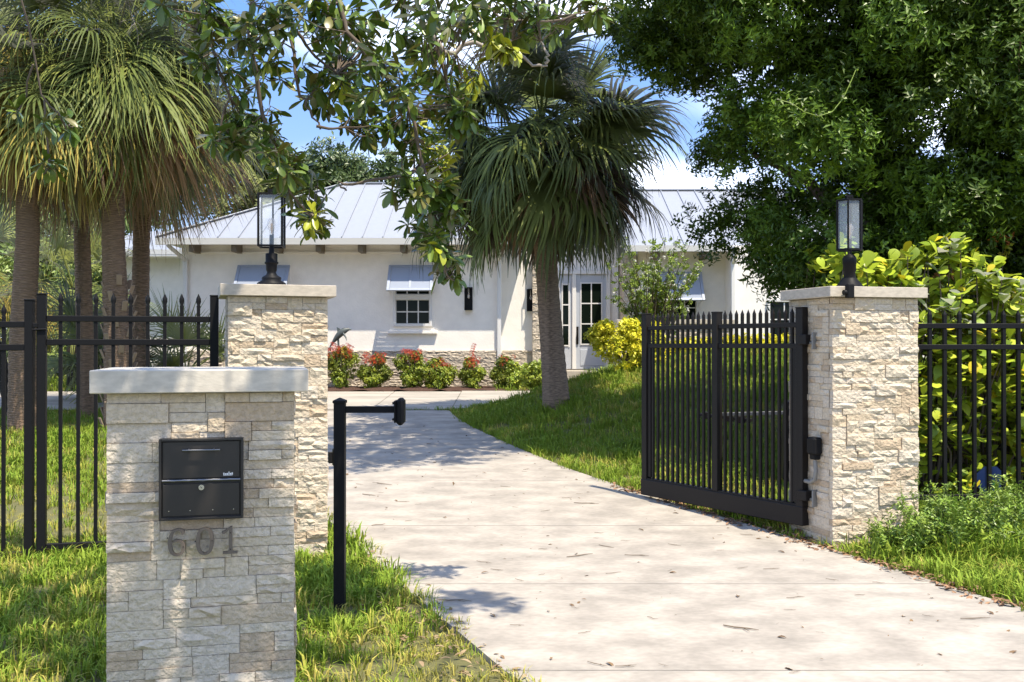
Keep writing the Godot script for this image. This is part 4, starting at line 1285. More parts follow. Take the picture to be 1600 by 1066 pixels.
	for k in 3:
		scatter("leaves", shapes[k], M.oak_leaf, t, rest[k], tints[k])
	# canopy above and behind the camera: shades the column, the verge and the drive beyond the gate
	var high := twig_cluster(9, 0.2, 0.13, 0.028)
	var w := []
	var ti := []
	for q in SHADE:
		blob_fill(w, ti, V(q[0], q[1], q[2]), q[3], q[4], 1.0, Color(0.045, 0.08, 0.02), Color(0.07, 0.11, 0.024))
	for q in SHADE:
		var c := V(q[0], q[1], q[2])
		var best: Vector3 = limbs[0][0]
		for l in limbs:
			for k in l.size() - 1:
				for m in 6:
					var p: Vector3 = l[k].lerp(l[k + 1], m / 6.0)
					if p.distance_squared_to(c) < best.distance_squared_to(c):
						best = p
		var bs := begin()
		tube(bs, [best - o, best.lerp(c, 0.5) + rand_dir() * 0.12 - o, c - o], [0.018, 0.012, 0.004], 5)
		part("bough", bs, M.bark, t)
	for i in w.size():
		w[i].origin -= o
	scatter("crown", high, M.oak_leaf, t, w, ti)
	# hanging grey moss
	var ms2 := begin()
	for k in 60:
		var p := Vector3(-0.32 + rf(-0.03, 0.03), 1.86 + rf(-0.02, 0.03), -4.62 + rf(-0.03, 0.03)) - o
		tube(ms2, [p, p + Vector3(rf(-0.02, 0.02), -rf(0.02, 0.06), rf(-0.02, 0.02)), p + Vector3(rf(-0.03, 0.03), -rf(0.07, 0.14), rf(-0.03, 0.03))], [0.0016, 0.0014, 0.0008], 3, false)
	stuff(part("moss", ms2, M.moss, t))

# x, height, distance, radius, clusters
const SHADE := [[0.1, 4.7, 2.0, 0.5, 80], [0.5, 5.0, 1.6, 0.5, 62], [-0.3, 4.4, 2.4, 0.3, 12], [0.2, 4.9, 2.8, 0.4, 30], [-0.9, 4.8, 3.2, 0.5, 40], [-0.6, 5.0, 2.8, 0.5, 40], [1.2, 5.3, 3.4, 0.3, 26], [-1.6, 4.6, 3.8, 0.45, 36], [1.3, 6.8, 9.4, 0.7, 160], [0.6, 6.6, 10.2, 0.8, 200], [-0.3, 6.5, 10.6, 0.8, 200], [1.3, 7.0, 10.8, 0.8, 200], [0.4, 7.0, 11.4, 0.8, 200], [-0.9, 6.4, 9.6, 0.6, 60], [-1.4, 6.4, 8.2, 0.5, 40], [-0.6, 6.3, 8.0, 0.4, 30], [1.0, 7.2, 12.0, 0.7, 160], [1.5, 7.1, 9.9, 0.6, 120], [0.2, 6.4, 9.0, 0.7, 160], [-0.6, 6.3, 9.1, 0.6, 110], [0.9, 6.6, 8.6, 0.6, 110], [0.1, 6.3, 8.2, 0.45, 50], [-1.2, 6.5, 10.4, 0.6, 90]]

func make_hedge():
	var t = thing("round_leaved_hedge", "lime green hedge of round leathery leaves behind the right fence", "hedge", V(4.1, gh(4.1, 8.7), 8.7))
	var o: Vector3 = t.position
	var shape := [leaf_shape([[0.0, 0.03], [0.15, 0.1], [0.4, 0.28], [0.65, 0.38], [0.85, 0.35], [0.96, 0.2], [1.0, 0.06]], 0.25, 0.1), leaf_shape([[0.0, 0.03], [0.15, 0.09], [0.4, 0.25], [0.65, 0.35], [0.85, 0.31], [0.96, 0.17], [1.0, 0.05]], 0.1, 0.22)]
	var stems := begin()
	var leaves := []
	for k in 1050:
		var x := rf(2.75, 5.4)
		var peak := 2.05 + 0.22 * sin(x * 2.1 + 0.6) + 0.1 * sin(x * 5.3)
		if x < 2.95:
			peak = 2.3
		var y := lerpf(0.2, peak, pow(rng.randf(), 0.75))
		var d := lerpf(7.9, 8.3, clampf(y / peak, 0.0, 1.0)) + rf(0.0, 0.1) + pow(rng.randf(), 1.6) * 0.9
		if x < 3.2:
			d += 0.05
		var p := V(x, y, d)
		var axis := Vector3(rf(-0.5, 0.4), rf(0.3, 1.0), rf(0.0, 0.8)).normalized()
		if k % 3 == 0:
			var foot := V(x + rf(-0.25, 0.25), 0.0, d + 0.25)
			tube(stems, [foot - o, foot.lerp(p, 0.6) + Vector3(rf(-0.05, 0.05), 0.1, 0) - o, p - o], [0.012, 0.009, 0.005], 5, false)
		for m in rng.randi_range(5, 7):
			var a := m * 2.1 + rf(-0.3, 0.3)
			var b := aim(axis, Vector3(0.2, 0.1, 0.9))
			var dd := (b * Vector3(cos(a), rf(0.35, 1.1), sin(a))).normalized()
			var s := rf(0.085, 0.145)
			var kind: int = [0, 0, 1, 1, 2, 0, 1, 2][rng.randi() % 8]
			if rng.randf() < 0.05 or (x > 4.2 and y < 1.8 and rng.randf() < 0.15):
				kind = 3
			leaves.append([Transform3D(aim(dd, Vector3(rf(-0.4, 0.4), 1, rf(-0.2, 0.6))).scaled(Vector3(s, s, s)), p - axis * 0.02 * m - o), rng.randi() % 2, kind, d - (0.5 if y > 1.5 else 0.0)])
	stuff(part("stems", stems, M.twig, t))
	leaves.sort_custom(func(a, b): return a[3] < b[3])
	var rest := [[], []]
	var tints := [[], []]
	var ms := ["hedge_leaf_a", "hedge_leaf_b", "hedge_leaf_c", "hedge_leaf_d"]
	for i in leaves.size():
		var l = leaves[i]
		if i < 296:
			mesh_node("leaf", shape[l[1]], M[ms[l[2]]], t).transform = l[0]
		else:
			rest[l[1]].append(l[0])
			tints[l[1]].append(M[ms[l[2]]].albedo_color.srgb_to_linear() * rf(0.75, 1.15))
	for k in 2:
		scatter("leaves", shape[k], M.hedge_leaf, t, rest[k], tints[k])
	# reddish-green shoots standing above the hedge
	var sh = thing("tall_shrub", "thin shrub with reddish yellow shoots rising above the lime green hedge", "shrub", V(4.75, gh(4.75, 9.6), 9.6))
	var st := begin()
	var w := []
	var ti := []
	for k in 26:
		var e := Vector3(rf(-0.75, 0.7), rf(1.3, 2.35), rf(-0.4, 0.3))
		if k == 0:
			e = Vector3(-0.55, 2.55, 0.3)
		var f := Vector3(rf(-0.1, 0.1), 0, rf(-0.1, 0.1))
		tube(st, [f, f.lerp(e, 0.5) + Vector3(0, 0.15, 0), e], [0.014, 0.009, 0.003], 5, false)
		for m in 14:
			var q := f.lerp(e, rf(0.45, 1.0)) + rand_dir() * 0.05
			w.append(Transform3D(aim(rand_dir() + Vector3(0, 0.8, 0), rand_dir()), q))
			ti.append(Color(0.36, 0.3, 0.05).lerp(Color(0.22, 0.28, 0.05), rng.randf()) if rng.randf() < 0.75 else Color(0.4, 0.16, 0.06))
	part("stems", st, M.twig, t if false else sh)
	scatter("leaves", shrub_cluster, M.leaf_weed, sh, w, ti)

func make_shrubs():
	var small := twig_cluster(11, 0.07, 0.05, 0.013)
	# red flowering bushes along the house
	var flower := begin()
	flower.set_smooth_group(-1)
	for k in 12:
		var d := (rand_dir() + Vector3(0, 0.7, 0)).normalized() * 0.045
		var c := d
		var b := aim(d, rand_dir())
		for a in 4:
			var q := b * Vector3(cos(a * PI / 2), 0.3, sin(a * PI / 2)) * 0.02
			var q2 := b * Vector3(cos(a * PI / 2 + 0.6), 0.3, sin(a * PI / 2 + 0.6)) * 0.02
			tri(flower, c, c + q2, c + q)
	var fm := done(flower)
	var names := ["full red-flowering bush beside the dolphin sculpture", "rounded bush with flat red top, second along the house wall", "tall loose red-flowering bush under the shuttered window", "wide bush with few red blooms right of the shuttered window", "narrow bush with one tall red spike under the wall lantern", "green bush at the downspout with hardly a red bloom"]
	var spots := [[-3.32, 0.74, 0.30, 42], [-2.66, 0.58, 0.28, 38], [-1.94, 0.66, 0.27, 30], [-1.42, 0.50, 0.32, 14], [-0.76, 0.52, 0.2, 13], [-0.14, 0.56, 0.24, 4]]
	for i in spots.size():
		var s: Array = spots[i]
		var t = thing("flowering_bush", names[i], "bush", V(s[0], 0.56, 19.25), 0.0, "red-flowering bushes along the house wall")
		var st := begin()
		for k in 16:
			var a := k * 2.4
			tube(st, [Vector3(0, -0.03, 0), Vector3(cos(a) * 0.1, s[1] * 0.4, sin(a) * 0.1), Vector3(cos(a) * s[2] * rf(0.3, 0.8), s[1] * rf(0.7, 1.05), sin(a) * s[2] * 0.6)], [0.012, 0.009, 0.004], 4, false)
		part("stems", st, M.twig, t)
		var w := []
		var ti := []
		for b in [[Vector3(0, s[1] * 0.45, 0), s[2] * 0.9], [Vector3(-s[2] * 0.6, s[1] * rf(0.45, 0.8), 0.05), s[2] * 0.55], [Vector3(s[2] * 0.6, s[1] * rf(0.45, 0.8), 0.05), s[2] * 0.5], [Vector3(rf(-0.1, 0.1), s[1] * 0.9, 0), s[2] * 0.45], [Vector3(0, s[1] * 0.25, 0.08), s[2] * 0.7]]:
			blob_fill(w, ti, b[0], b[1], 95, 1.0, Color(0.10, 0.15, 0.02), Color(0.22, 0.24, 0.03), 0.8)
		scatter("foliage", small, M.leaf_weed, t, w, ti)
		var fw := []
		var ft := []
		for k in s[3]:
			fw.append(Transform3D(Basis.from_scale(Vector3.ONE * rf(0.75, 1.25)), Vector3(rf(-s[2], s[2]) * 0.75, s[1] * rf(0.8, 1.14), rf(0.02, 0.24))))
			ft.append(Color.WHITE)
		if i == 4:
			for k in 6:
				fw.append(Transform3D(Basis.IDENTITY, Vector3(rf(-0.03, 0.03), 0.6 + k * 0.045, 0.1)))
				ft.append(Color.WHITE)
		scatter("blossom", fm, M.red_flower, t, fw, ft)
	# low green tuft where the bed ends
	blob_tree("low_shrub", "low yellow-green grassy shrub where the bed meets the path", "shrub", V(0.35, 0.56, 19.2), [[Vector3(0, 0.22, 0), 0.3], [Vector3(0.25, 0.3, 0.1), 0.28], [Vector3(-0.25, 0.18, 0), 0.25]], 150, 1.2, Color(0.14, 0.2, 0.03), Color(0.24, 0.27, 0.04), 0.0, "", small, M.leaf_weed)
	# yellow bush by the front door
	blob_tree("yellow_bush", "bright yellow-leaved bush standing in front of the entrance door", "bush", V(1.75, gh(1.75, 15.6), 15.6), [[Vector3(0, 0.3, 0), 0.32], [Vector3(-0.42, 0.58, 0), 0.15], [Vector3(-0.22, 0.42, 0.05), 0.24], [Vector3(0.0, 0.6, 0), 0.2], [Vector3(0.25, 0.52, 0), 0.24], [Vector3(0.35, 0.25, 0), 0.28], [Vector3(0.45, 0.48, 0), 0.2], [Vector3(0.1, 0.74, 0), 0.1], [Vector3(-0.3, 0.7, 0), 0.1], [Vector3(0.45, 0.68, 0), 0.1]], 80, 1.2, Color(0.38, 0.40, 0.025), Color(0.68, 0.62, 0.07), 0.03, "", small, M.leaf_weed)
	var ordinals := ["first", "second", "third", "fourth", "fifth", "sixth", "seventh", "last"]
	for k in 8:
		var x := 2.35 + k * 0.42
		var d := 17.6 + rf(-0.15, 0.15)
		blob_tree("yellow_flower_clump", "low yellow flowering clump, %s along the planter wall counting from the yellow bush" % ordinals[k], "flower clump", V(x, gh(x, d), d), [[Vector3(0, 0.1, 0), 0.2], [Vector3(0.12, 0.2, 0), 0.17], [Vector3(-0.12, 0.18, 0), 0.16]], 60, 1.2, Color(0.45, 0.42, 0.02), Color(0.62, 0.58, 0.05), 0.0, "yellow clumps along the planter wall", small, M.leaf_weed)
	# airy white-flowered bush
	var t = thing("white_flowering_bush", "airy bush with small white flowers rising beside the entrance", "bush", V(2.35, gh(2.35, 16.6), 16.6))
	var st := begin()
	var w := []
	var ti := []
	var fw := []
	var ft := []
	for k in 60:
		var e := Vector3(rf(-0.85, 0.85), rf(0.9, 2.15), rf(-0.4, 0.5))
		if absf(e.x) > 0.6:
			e.y = minf(e.y, 1.7)
		var f := Vector3(rf(-0.15, 0.15), 0, rf(-0.15, 0.15))
		var mid := f.lerp(e, 0.55) + Vector3(0, 0.22, 0)
		tube(st, [f, mid, e], [0.012, 0.008, 0.003], 4, false)
		for m in 12:
			var q := rf(0.3, 1.0)
			var p := f.lerp(mid, q * 2) if q < 0.5 else mid.lerp(e, q * 2 - 1)
			w.append(Transform3D(aim(rand_dir() + Vector3(0, 0.5, 0), rand_dir()), p + rand_dir() * 0.06))
			ti.append(Color(0.12, 0.18, 0.03).lerp(Color(0.22, 0.29, 0.045), rng.randf()))
		for m in 2:
			fw.append(Transform3D(Basis.from_euler(rand_dir() * 2.0).scaled(Vector3.ONE * 0.62), mid.lerp(e, rf(0.0, 1.0)) + rand_dir() * 0.06 + Vector3(0, 0, 0.05)))
			ft.append(Color.WHITE)
	part("stems", st, M.twig, t)
	scatter("foliage", small, M.leaf_weed, t, w, ti)
	scatter("blossom", fm, M.white_flower, t, fw, ft)
	# weeds at the foot of the right pillar
	var weed := twig_cluster(13, 0.16, 0.07, 0.013)
	var spotsw := [[2.54, 6.52, 0.12, 0.2], [2.74, 6.6, 0.15, 0.36], [2.95, 6.66, 0.17, 0.34], [3.2, 6.85, 0.16, 0.26], [3.5, 7.1, 0.17, 0.28], [3.85, 7.3, 0.17, 0.26], [4.25, 7.4, 0.17, 0.26]]
	var wnames := ["small weed tuft at the near corner of the right pillar", "tall leafy weed standing against the right pillar's front face", "leafy weed at the right-hand end of the pillar's front face", "weed patch just past the right pillar below the first pickets", "weed patch under the middle of the right fence, left of the blue sign", "weed patch in front of the blue yard sign", "weed patch farthest from the pillar along the right fence"]
	for i in spotsw.size():
		var s: Array = spotsw[i]
		var wc = thing("weed_clump", wnames[i], "weeds", V(s[0], gh(s[0], s[1]), s[1]), 0.0, "weeds along the right fence foot")
		var sk := begin()
		var ww := []
		var wt := []
		for k in int(10 + s[2] * 90):
			var f: Vector3 = Vector3(rf(-1, 1), 0, rf(-1, 1)) * s[2] * 1.3
			var e: Vector3 = f * 1.25 + Vector3(rf(-0.06, 0.06), s[3] * rf(0.35, 1.45), rf(-0.03, 0.08))
			tube(sk, [f, f.lerp(e, 0.5) + rand_dir() * 0.02, e], [0.004, 0.003, 0.0015], 4, false)
			var tone := rf(0.7, 1.25)
			for m in 5:
				var q := rf(0.3, 1.0)
				var sz := rf(0.4, 0.75) * (1.25 - q * 0.5)
				ww.append(Transform3D(aim(Vector3(rf(-0.7, 0.7), 0.8, rf(-0.7, 0.7)), rand_dir()).scaled(Vector3(sz, sz, sz)), f.lerp(e, q)))
				var c := Color(0.10, 0.17, 0.025).lerp(Color(0.19, 0.26, 0.045), rng.randf()) * tone
				wt.append(Color(c.r, c.g, c.b))
		stuff(part("stalks", sk, M.hedge_leaf_c, wc))
		scatter("foliage", weed, M.leaf_weed, wc, ww, wt)

# ---------------------------------------------------------------- house
func window(parent, x0: float, x1: float, y0: float, y1: float, d: float, cols: int, rows: int):
	var f := begin()
	var z := -d + 0.012
	var w := x1 - x0
	var cx := (x0 + x1) / 2
	var fw := 0.055
	box(f, Vector3(x0 - fw / 2, (y0 + y1) / 2, z), Vector3(fw, y1 - y0 + fw * 2, 0.07), Basis.IDENTITY, 0.004)
	box(f, Vector3(x1 + fw / 2, (y0 + y1) / 2, z), Vector3(fw, y1 - y0 + fw * 2, 0.07), Basis.IDENTITY, 0.004)
	box(f, Vector3(cx, y1 + fw / 2, z), Vector3(w, fw, 0.07), Basis.IDENTITY, 0.004)
	box(f, Vector3(cx, y0 - fw / 2, z), Vector3(w, fw, 0.07), Basis.IDENTITY, 0.004)
	var win = part("window", f, M.trim_white, parent)
	for i in cols:
		for j in rows:
			var pw := w / cols
			var ph := (y1 - y0) / rows
			var p := begin()
			box(p, Vector3(x0 + pw * (i + 0.5), y0 + ph * (j + 0.5), -d + 0.004), Vector3(pw - 0.024, ph - 0.024, 0.012))
			part("pane", p, M.dark_pane, win)
	var m := begin()
	for i in range(1, cols):
		box(m, Vector3(x0 + w * i / cols, (y0 + y1) / 2, -d + 0.01), Vector3(0.022, y1 - y0, 0.02))
	for j in range(1, rows):
		box(m, Vector3(cx, y0 + (y1 - y0) * j / rows, -d + 0.009), Vector3(w, 0.022, 0.02))
	part("muntin", m, M.trim_white, win)
	return win

func shutter(parent, x0: float, x1: float, ytop: float, ybot: float, d: float, out: float):
	var a := V(x0, ytop, d - 0.04)
	var e := V(x0, ybot, d - 0.04 - out)
	var run := (e - a)
	var len := run.length()
	var y := -run.normalized()
	var b := Basis(Vector3.RIGHT, y, Vector3.RIGHT.cross(y))
	var c := (a + e) / 2 + Vector3((x1 - x0) / 2, 0, 0)
	var w := x1 - x0
	var f := begin()
	for s in [-1.0, 1.0]:
		box(f, c + b * Vector3(s * (w / 2 - 0.03), 0, 0), Vector3(0.06, len, 0.035), b, 0.004)
		box(f, c + b * Vector3(0, s * (len / 2 - 0.03), 0), Vector3(w - 0.124, 0.06, 0.035), b, 0.004)
	box(f, c, Vector3(0.05, len - 0.124, 0.03), b, 0.003)
	var sh = part("shutter", f, M.shutter_blue, parent)
	var l := begin()
	var n := int(len / 0.04)
	for k in n:
		box(l, c + b * Vector3(0, -len / 2 + 0.07 + (len - 0.14) * k / (n - 1.0), 0), Vector3(w - 0.13, 0.035, 0.006), b * Basis(Vector3.RIGHT, 0.3))
	stuff(part("louvre", l, M.shutter_blue, sh))
	var st := begin()
	for s in [-1.0, 1.0]:
		bar(st, V(x0 + w / 2 + s * (w / 2 - 0.02), ybot + 0.02, d - 0.04 - out), V(x0 + w / 2 + s * (w / 2 - 0.02), ybot - 0.02, d + 0.01), 0.012, 0.012)
	part("stay", st, M.trim_white, sh)

func roof_slope(parent, x0: float, x1: float, d0: float, y0: float, pitch: float, depth: float, hip_l: bool, hip_r: bool):
	var w := 0.42
	var n := int(ceil((x1 - x0) / w))
	w = (x1 - x0) / n
	for i in n:
		var a := x0 + i * w
		var b := a + w
		var lim := func(x: float) -> float:
			var s := depth
			if hip_l:
				s = minf(s, x - x0)
			if hip_r:
				s = minf(s, x1 - x)
			return maxf(s, 0.0)
		var pts := []
		var xs := [a, (a + b) / 2, b]
		var st := begin()
		st.set_smooth_group(-1)
		for k in 2:
			var xa: float = xs[k]
			var xb: float = xs[k + 1]
			var sa: float = lim.call(xa)
			var sb: float = lim.call(xb)
			quad(st, V(xa, y0, d0), V(xb, y0, d0), V(xb, y0 + sb * pitch, d0 + sb), V(xa, y0 + sa * pitch, d0 + sa))
		var sa2: float = lim.call(a)
		if sa2 > 0.05:
			bar(st, V(a, y0 + 0.02, d0), V(a, y0 + 0.02 + sa2 * pitch, d0 + sa2), 0.018, 0.02)
		part("roof_panel", st, M.roof_metal, parent)

func wall_lantern(label, at: Vector3):
	var t = thing("wall_lantern", label, "wall lantern", at, 0.0, "lanterns on the house wall")
	var f := begin()
	box(f, Vector3(0, 0.23, 0.012), Vector3(0.15, 0.46, 0.02), Basis.IDENTITY, 0.004)
	for s in [-1.0, 1.0]:
		box(f, Vector3(s * 0.075, 0.23, 0.13), Vector3(0.014, 0.46, 0.014))
	box(f, Vector3(0, 0.45, 0.08), Vector3(0.15, 0.02, 0.11))
	box(f, Vector3(0, 0.01, 0.08), Vector3(0.15, 0.02, 0.11))
	part("frame", f, M.black_metal, t)
	var b := begin()
	lathe(b, [Vector2(0.008, 0.36), Vector2(0.026, 0.27), Vector2(0.02, 0.24), Vector2(0, 0.235)], Vector3(0, 0, 0.08), 10)
	part("bulb", b, M.bulb_glass, t)
	var so := begin()
	lathe(so, [Vector2(0.014, 0.44), Vector2(0.014, 0.36), Vector2(0, 0.36)], Vector3(0, 0, 0.08), 10)
	part("socket", so, M.grey_pipe, t)

func downspout(parent, x: float, d: float, y0: float, y1: float, dx := 0.0):
	var s := begin()
	bar(s, V(x, y0, d - 0.05), V(x, y1 - 0.25, d - 0.05), 0.075, 0.06, Vector3.BACK, 0.006)
	bar(s, V(x, y1 - 0.26, d - 0.05), V(x + dx, y1, d - 0.5), 0.07, 0.06, Vector3.BACK, 0.006)
	part("downspout", s, M.trim_white, parent)

func make_house():
	var h = thing("white_house", "white stucco house with pale metal hip roof and blue louvred shutters", "house", Vector3.ZERO)
	var wb := func(x0, x1, y0, y1, d0, d1, m, called):
		var s := begin()
		box(s, V((x0 + x1) / 2, (y0 + y1) / 2, (d0 + d1) / 2), Vector3(x1 - x0, y1 - y0, d1 - d0))
		return part(called, s, m, h)
	wb.call(-6.65, -0.22, 0.2, 3.5, 19.95, 26.0, M.stucco, "wall")
	wb.call(-0.22, 0.42, 0.2, 3.48, 20.55, 25.8, M.stucco, "wall")
	wb.call(0.62, 2.4, 0.2, 4.2, 22.4, 25.6, M.stucco, "wall")
	wb.call(2.72, 4.62, 0.2, 3.48, 21.5, 26.2, M.stucco, "wall")
	wb.call(4.62, 9.4, 0.2, 3.46, 20.6, 26.4, M.stucco, "wall")
	wb.call(-9.6, -6.65, 0.2, 3.55, 23.6, 28, M.stucco, "wall")
	# stone base band, with its thin top course
	ledger(h, 6.4, 0.5, 1.29, Transform3D(Basis.IDENTITY, V(-3.43, 0, 19.945)), 0.05, 0.22, 0.9, true)
	ledger(h, 0.62, 0.5, 1.29, Transform3D(Basis.IDENTITY, V(0.1, 0, 20.545)), 0.05, 0.2, 0.9, true)
	var col = wb.call(0.44, 0.60, 0.3, 3.4, 20.4, 22.3, M.wall_stone, "stone_pier")
	ledger(h, 0.2, 0.5, 3.4, Transform3D(Basis.IDENTITY, V(0.52, 0, 20.4)), 0.05, 0.12, 0.8, true)
	wb.call(2.42, 2.68, 0.3, 3.4, 21.45, 22.3, M.wall_stone, "stone_pier")
	ledger(h, 0.28, 0.5, 3.4, Transform3D(Basis.IDENTITY, V(2.55, 0, 21.45)), 0.05, 0.14, 0.5, true)
	wb.call(0.6, 2.42, 0.3, 0.84, 21.2, 22.4, M.concrete_far, "porch_step")
	wb.call(0.75, 2.3, 0.3, 0.72, 20.85, 21.2, M.concrete_far, "porch_step")
	# roofs
	roof_slope(h, -6.98, 0.3, 19.42, 3.5, 0.494, 3.2, true, true)
	roof_slope(h, 0.32, 2.38, 21.95, 4.043, 0.494, 2.3, false, false)
	roof_slope(h, 2.4, 10.2, 20.85, 3.5, 0.494, 3.4, false, true)
	var rs := begin()
	rs.set_smooth_group(-1)
	quad(rs, V(-6.98, 3.5, 25.9), V(-6.98, 3.5, 19.42), V(-3.78, 5.08, 22.62), V(-3.78, 5.08, 22.62))
	quad(rs, V(0.3, 3.5, 19.42), V(0.3, 3.5, 25.9), V(-2.9, 5.08, 22.62), V(-2.9, 5.08, 22.62))
	quad(rs, V(0.3, 3.5, 25.9), V(-6.98, 3.5, 25.9), V(-3.78, 5.08, 22.62), V(-2.9, 5.08, 22.62))
	quad(rs, V(10.2, 3.5, 27.6), V(0.32, 3.5, 27.6), V(0.32, 5.18, 24.25), V(6.8, 5.18, 24.25))
	quad(rs, V(10.2, 3.5, 20.85), V(10.2, 3.5, 27.6), V(6.8, 5.18, 24.25), V(6.8, 5.18, 24.25))
	quad(rs, V(0.32, 3.5, 27.6), V(0.32, 3.5, 20.85), V(0.32, 5.18, 24.25), V(0.32, 5.18, 24.25))
	part("roof_back", rs, M.roof_metal, h)
	var cap := begin()
	bar(cap, V(-6.98, 3.52, 19.42), V(-3.78, 5.10, 22.62), 0.1, 0.02, Vector3(-1, 1, 0))
	part("hip_cap", cap, M.roof_metal, h)
	var cap2 := begin()
	bar(cap2, V(-3.78, 5.10, 22.62), V(-2.9, 5.10, 22.62), 0.12, 0.03)
	part("ridge_cap", cap2, M.roof_metal, h)
	var cap3 := begin()
	bar(cap3, V(0.32, 5.2, 24.25), V(6.8, 5.2, 24.25), 0.12, 0.03)
	part("ridge_cap", cap3, M.roof_metal, h)
	var rl := begin()
	rl.set_smooth_group(-1)
	quad(rl, V(-9.9, 3.62, 23.0), V(-6.66, 3.62, 23.0), V(-6.66, 4.2, 24.4), V(-9.2, 4.2, 24.4))
	part("roof_panel", rl, M.roof_metal, h)
	wb.call(-9.92, -6.66, 3.5, 3.618, 22.95, 23.0, M.fascia, "fascia")
	wb.call(-9.9, -6.66, 3.46, 3.498, 22.96, 23.6, M.stucco, "soffit")
	wb.call(-6.98, 0.3, 3.37, 3.498, 19.38, 19.46, M.fascia, "gutter")
	wb.call(0.3, 2.38, 3.93, 4.04, 21.9, 21.98, M.fascia, "gutter")
	wb.call(2.385, 10.2, 3.37, 3.498, 20.81, 20.9, M.fascia, "gutter")
	wb.call(-6.96, 0.28, 3.44, 3.48, 19.465, 19.94, M.stucco, "soffit")
	wb.call(-6.96, -6.66, 3.44, 3.48, 19.95, 25.9, M.stucco, "soffit")
	wb.call(2.42, 10.1, 3.465, 3.496, 20.905, 21.45, M.stucco, "soffit")
	for k in 8:
		wb.call(-6.35 + k * 0.83, -6.25 + k * 0.83, 3.24, 3.43, 19.48, 19.94, M.rafter_wood, "rafter_tail")
	for k in 7:
		if k < 2:
			wb.call(3.0 + k * 1.05, 3.12 + k * 1.05, 3.24, 3.46, 20.92, 21.49, M.rafter_wood, "rafter_tail")
	var sf := begin()
	box(sf, V(-3.43, 3.26, 19.925), Vector3(6.3, 0.03, 0.05))
	part("frieze_line", sf, M.stucco, h)
	# windows with Bahama shutters
	var trim := func(x0, x1, y0, y1, d):
		var s := begin()
		box(s, V((x0 + x1) / 2, (y0 + y1) / 2, d - 0.001), Vector3(x1 - x0, y1 - y0, 0.03), Basis.IDENTITY, 0.004)
		box(s, V((x0 + x1) / 2 + 0.02, y0 - 0.03, d - 0.03), Vector3(x1 - x0 + 0.08, 0.06, 0.1), Basis.IDENTITY, 0.006)
		part("window_surround", s, M.stucco, h)
	trim.call(-2.47, -1.56, 1.69, 3.03, 19.95)
	window(h, -2.33, -1.66, 1.83, 2.31, 19.93, 3, 2)
	window(h, -2.33, -1.66, 2.42, 2.9, 19.93, 3, 2)
	shutter(h, -2.47, -1.56, 3.0, 2.47, 19.93, 0.42)
	trim.call(-5.55, -4.45, 1.69, 3.03, 19.95)
	window(h, -5.35, -4.6, 1.83, 2.9, 19.93, 3, 4)
	shutter(h, -5.5, -4.45, 3.0, 2.45, 19.93, 0.42)
	trim.call(3.1, 4.12, 1.5, 2.98, 21.5)
	window(h, 3.25, 3.98, 1.62, 2.8, 21.48, 3, 4)
	shutter(h, 3.1, 4.1, 2.98, 2.35, 21.48, 0.4)
	window(h, 5.35, 5.95, 1.2, 2.3, 20.59, 2, 3)
	# small electric box on the wall
	wb.call(-5.0, -4.72, 1.55, 1.75, 19.9, 19.95, M.trim_white, "wall_hatch")
	downspout(h, -6.55, 19.95, 0.6, 3.36, -0.2)
	downspout(h, -0.26, 19.95, 0.6, 3.36)
	downspout(h, 4.58, 20.6, 0.9, 3.36)
	# entrance
	var dz := 22.4
	var fr := begin()
	for x in [1.03, 1.40, 2.17]:
		box(fr, V(x, 1.93, dz - 0.03), Vector3(0.09, 2.14, 0.1), Basis.IDENTITY, 0.005)
	box(fr, V(1.6, 3.05, dz - 0.03), Vector3(1.25, 0.1, 0.12), Basis.IDENTITY, 0.005)
	part("door_frame", fr, M.trim_white, h)
	var sl := begin()
	box(sl, V(1.215, 1.93, dz - 0.01), Vector3(0.276, 2.13, 0.06))
	var side = part("sidelight", sl, M.door_grey, h)
	for k in 3:
		var p := begin()
		box(p, V(1.21, 1.62 + k * 0.46, dz - 0.045), Vector3(0.12, 0.43, 0.012))
		part("pane", p, M.dark_pane, side)
	var sb := begin()
	for s in [-1.0, 1.0]:
		box(sb, V(1.21 + s * 0.078, 2.08, dz - 0.046), Vector3(0.03, 1.45, 0.02))
	for k in 4:
		box(sb, V(1.21, 1.39 + k * 0.46, dz - 0.047), Vector3(0.126, 0.028, 0.02))
	part("bead", sb, M.trim_white, side)
	var dl := begin()
	box(dl, V(1.785, 1.93, dz - 0.015), Vector3(0.676, 2.13, 0.06))
	var door = part("door", dl, M.door_grey, h)
	for i in 2:
		for k in 3:
			var p := begin()
			box(p, V(1.67 + i * 0.235, 1.65 + k * 0.46, dz - 0.05), Vector3(0.215, 0.44, 0.012))
			part("pane", p, M.dark_pane, door)
	var db := begin()
	for i in 3:
		box(db, V(1.552 + i * 0.235, 2.11, dz - 0.052), Vector3(0.026, 1.42, 0.02))
	for k in 4:
		box(db, V(1.787, 1.42 + k * 0.46, dz - 0.053), Vector3(0.48, 0.026, 0.02))
	part("bead", db, M.trim_white, door)
	var dp := begin()
	box(dp, V(1.787, 1.12, dz - 0.05), Vector3(0.5, 0.36, 0.012), Basis.IDENTITY, 0.004)
	part("lower_panel", dp, M.door_grey, door)
	var hd := begin()
	box(hd, V(1.475, 1.62, dz - 0.06), Vector3(0.05, 0.4, 0.02), Basis.IDENTITY, 0.004)
	tube(hd, [V(1.475, 1.72, dz - 0.07), V(1.475, 1.68, dz - 0.12), V(1.475, 1.5, dz - 0.12), V(1.475, 1.46, dz - 0.07)], [0.012, 0.012, 0.012, 0.012], 8)
	part("handle", hd, M.black_metal, door)
	wall_lantern("slim black wall lantern on the white wall right of the shuttered window", V(-0.87, 2.1, 19.95))
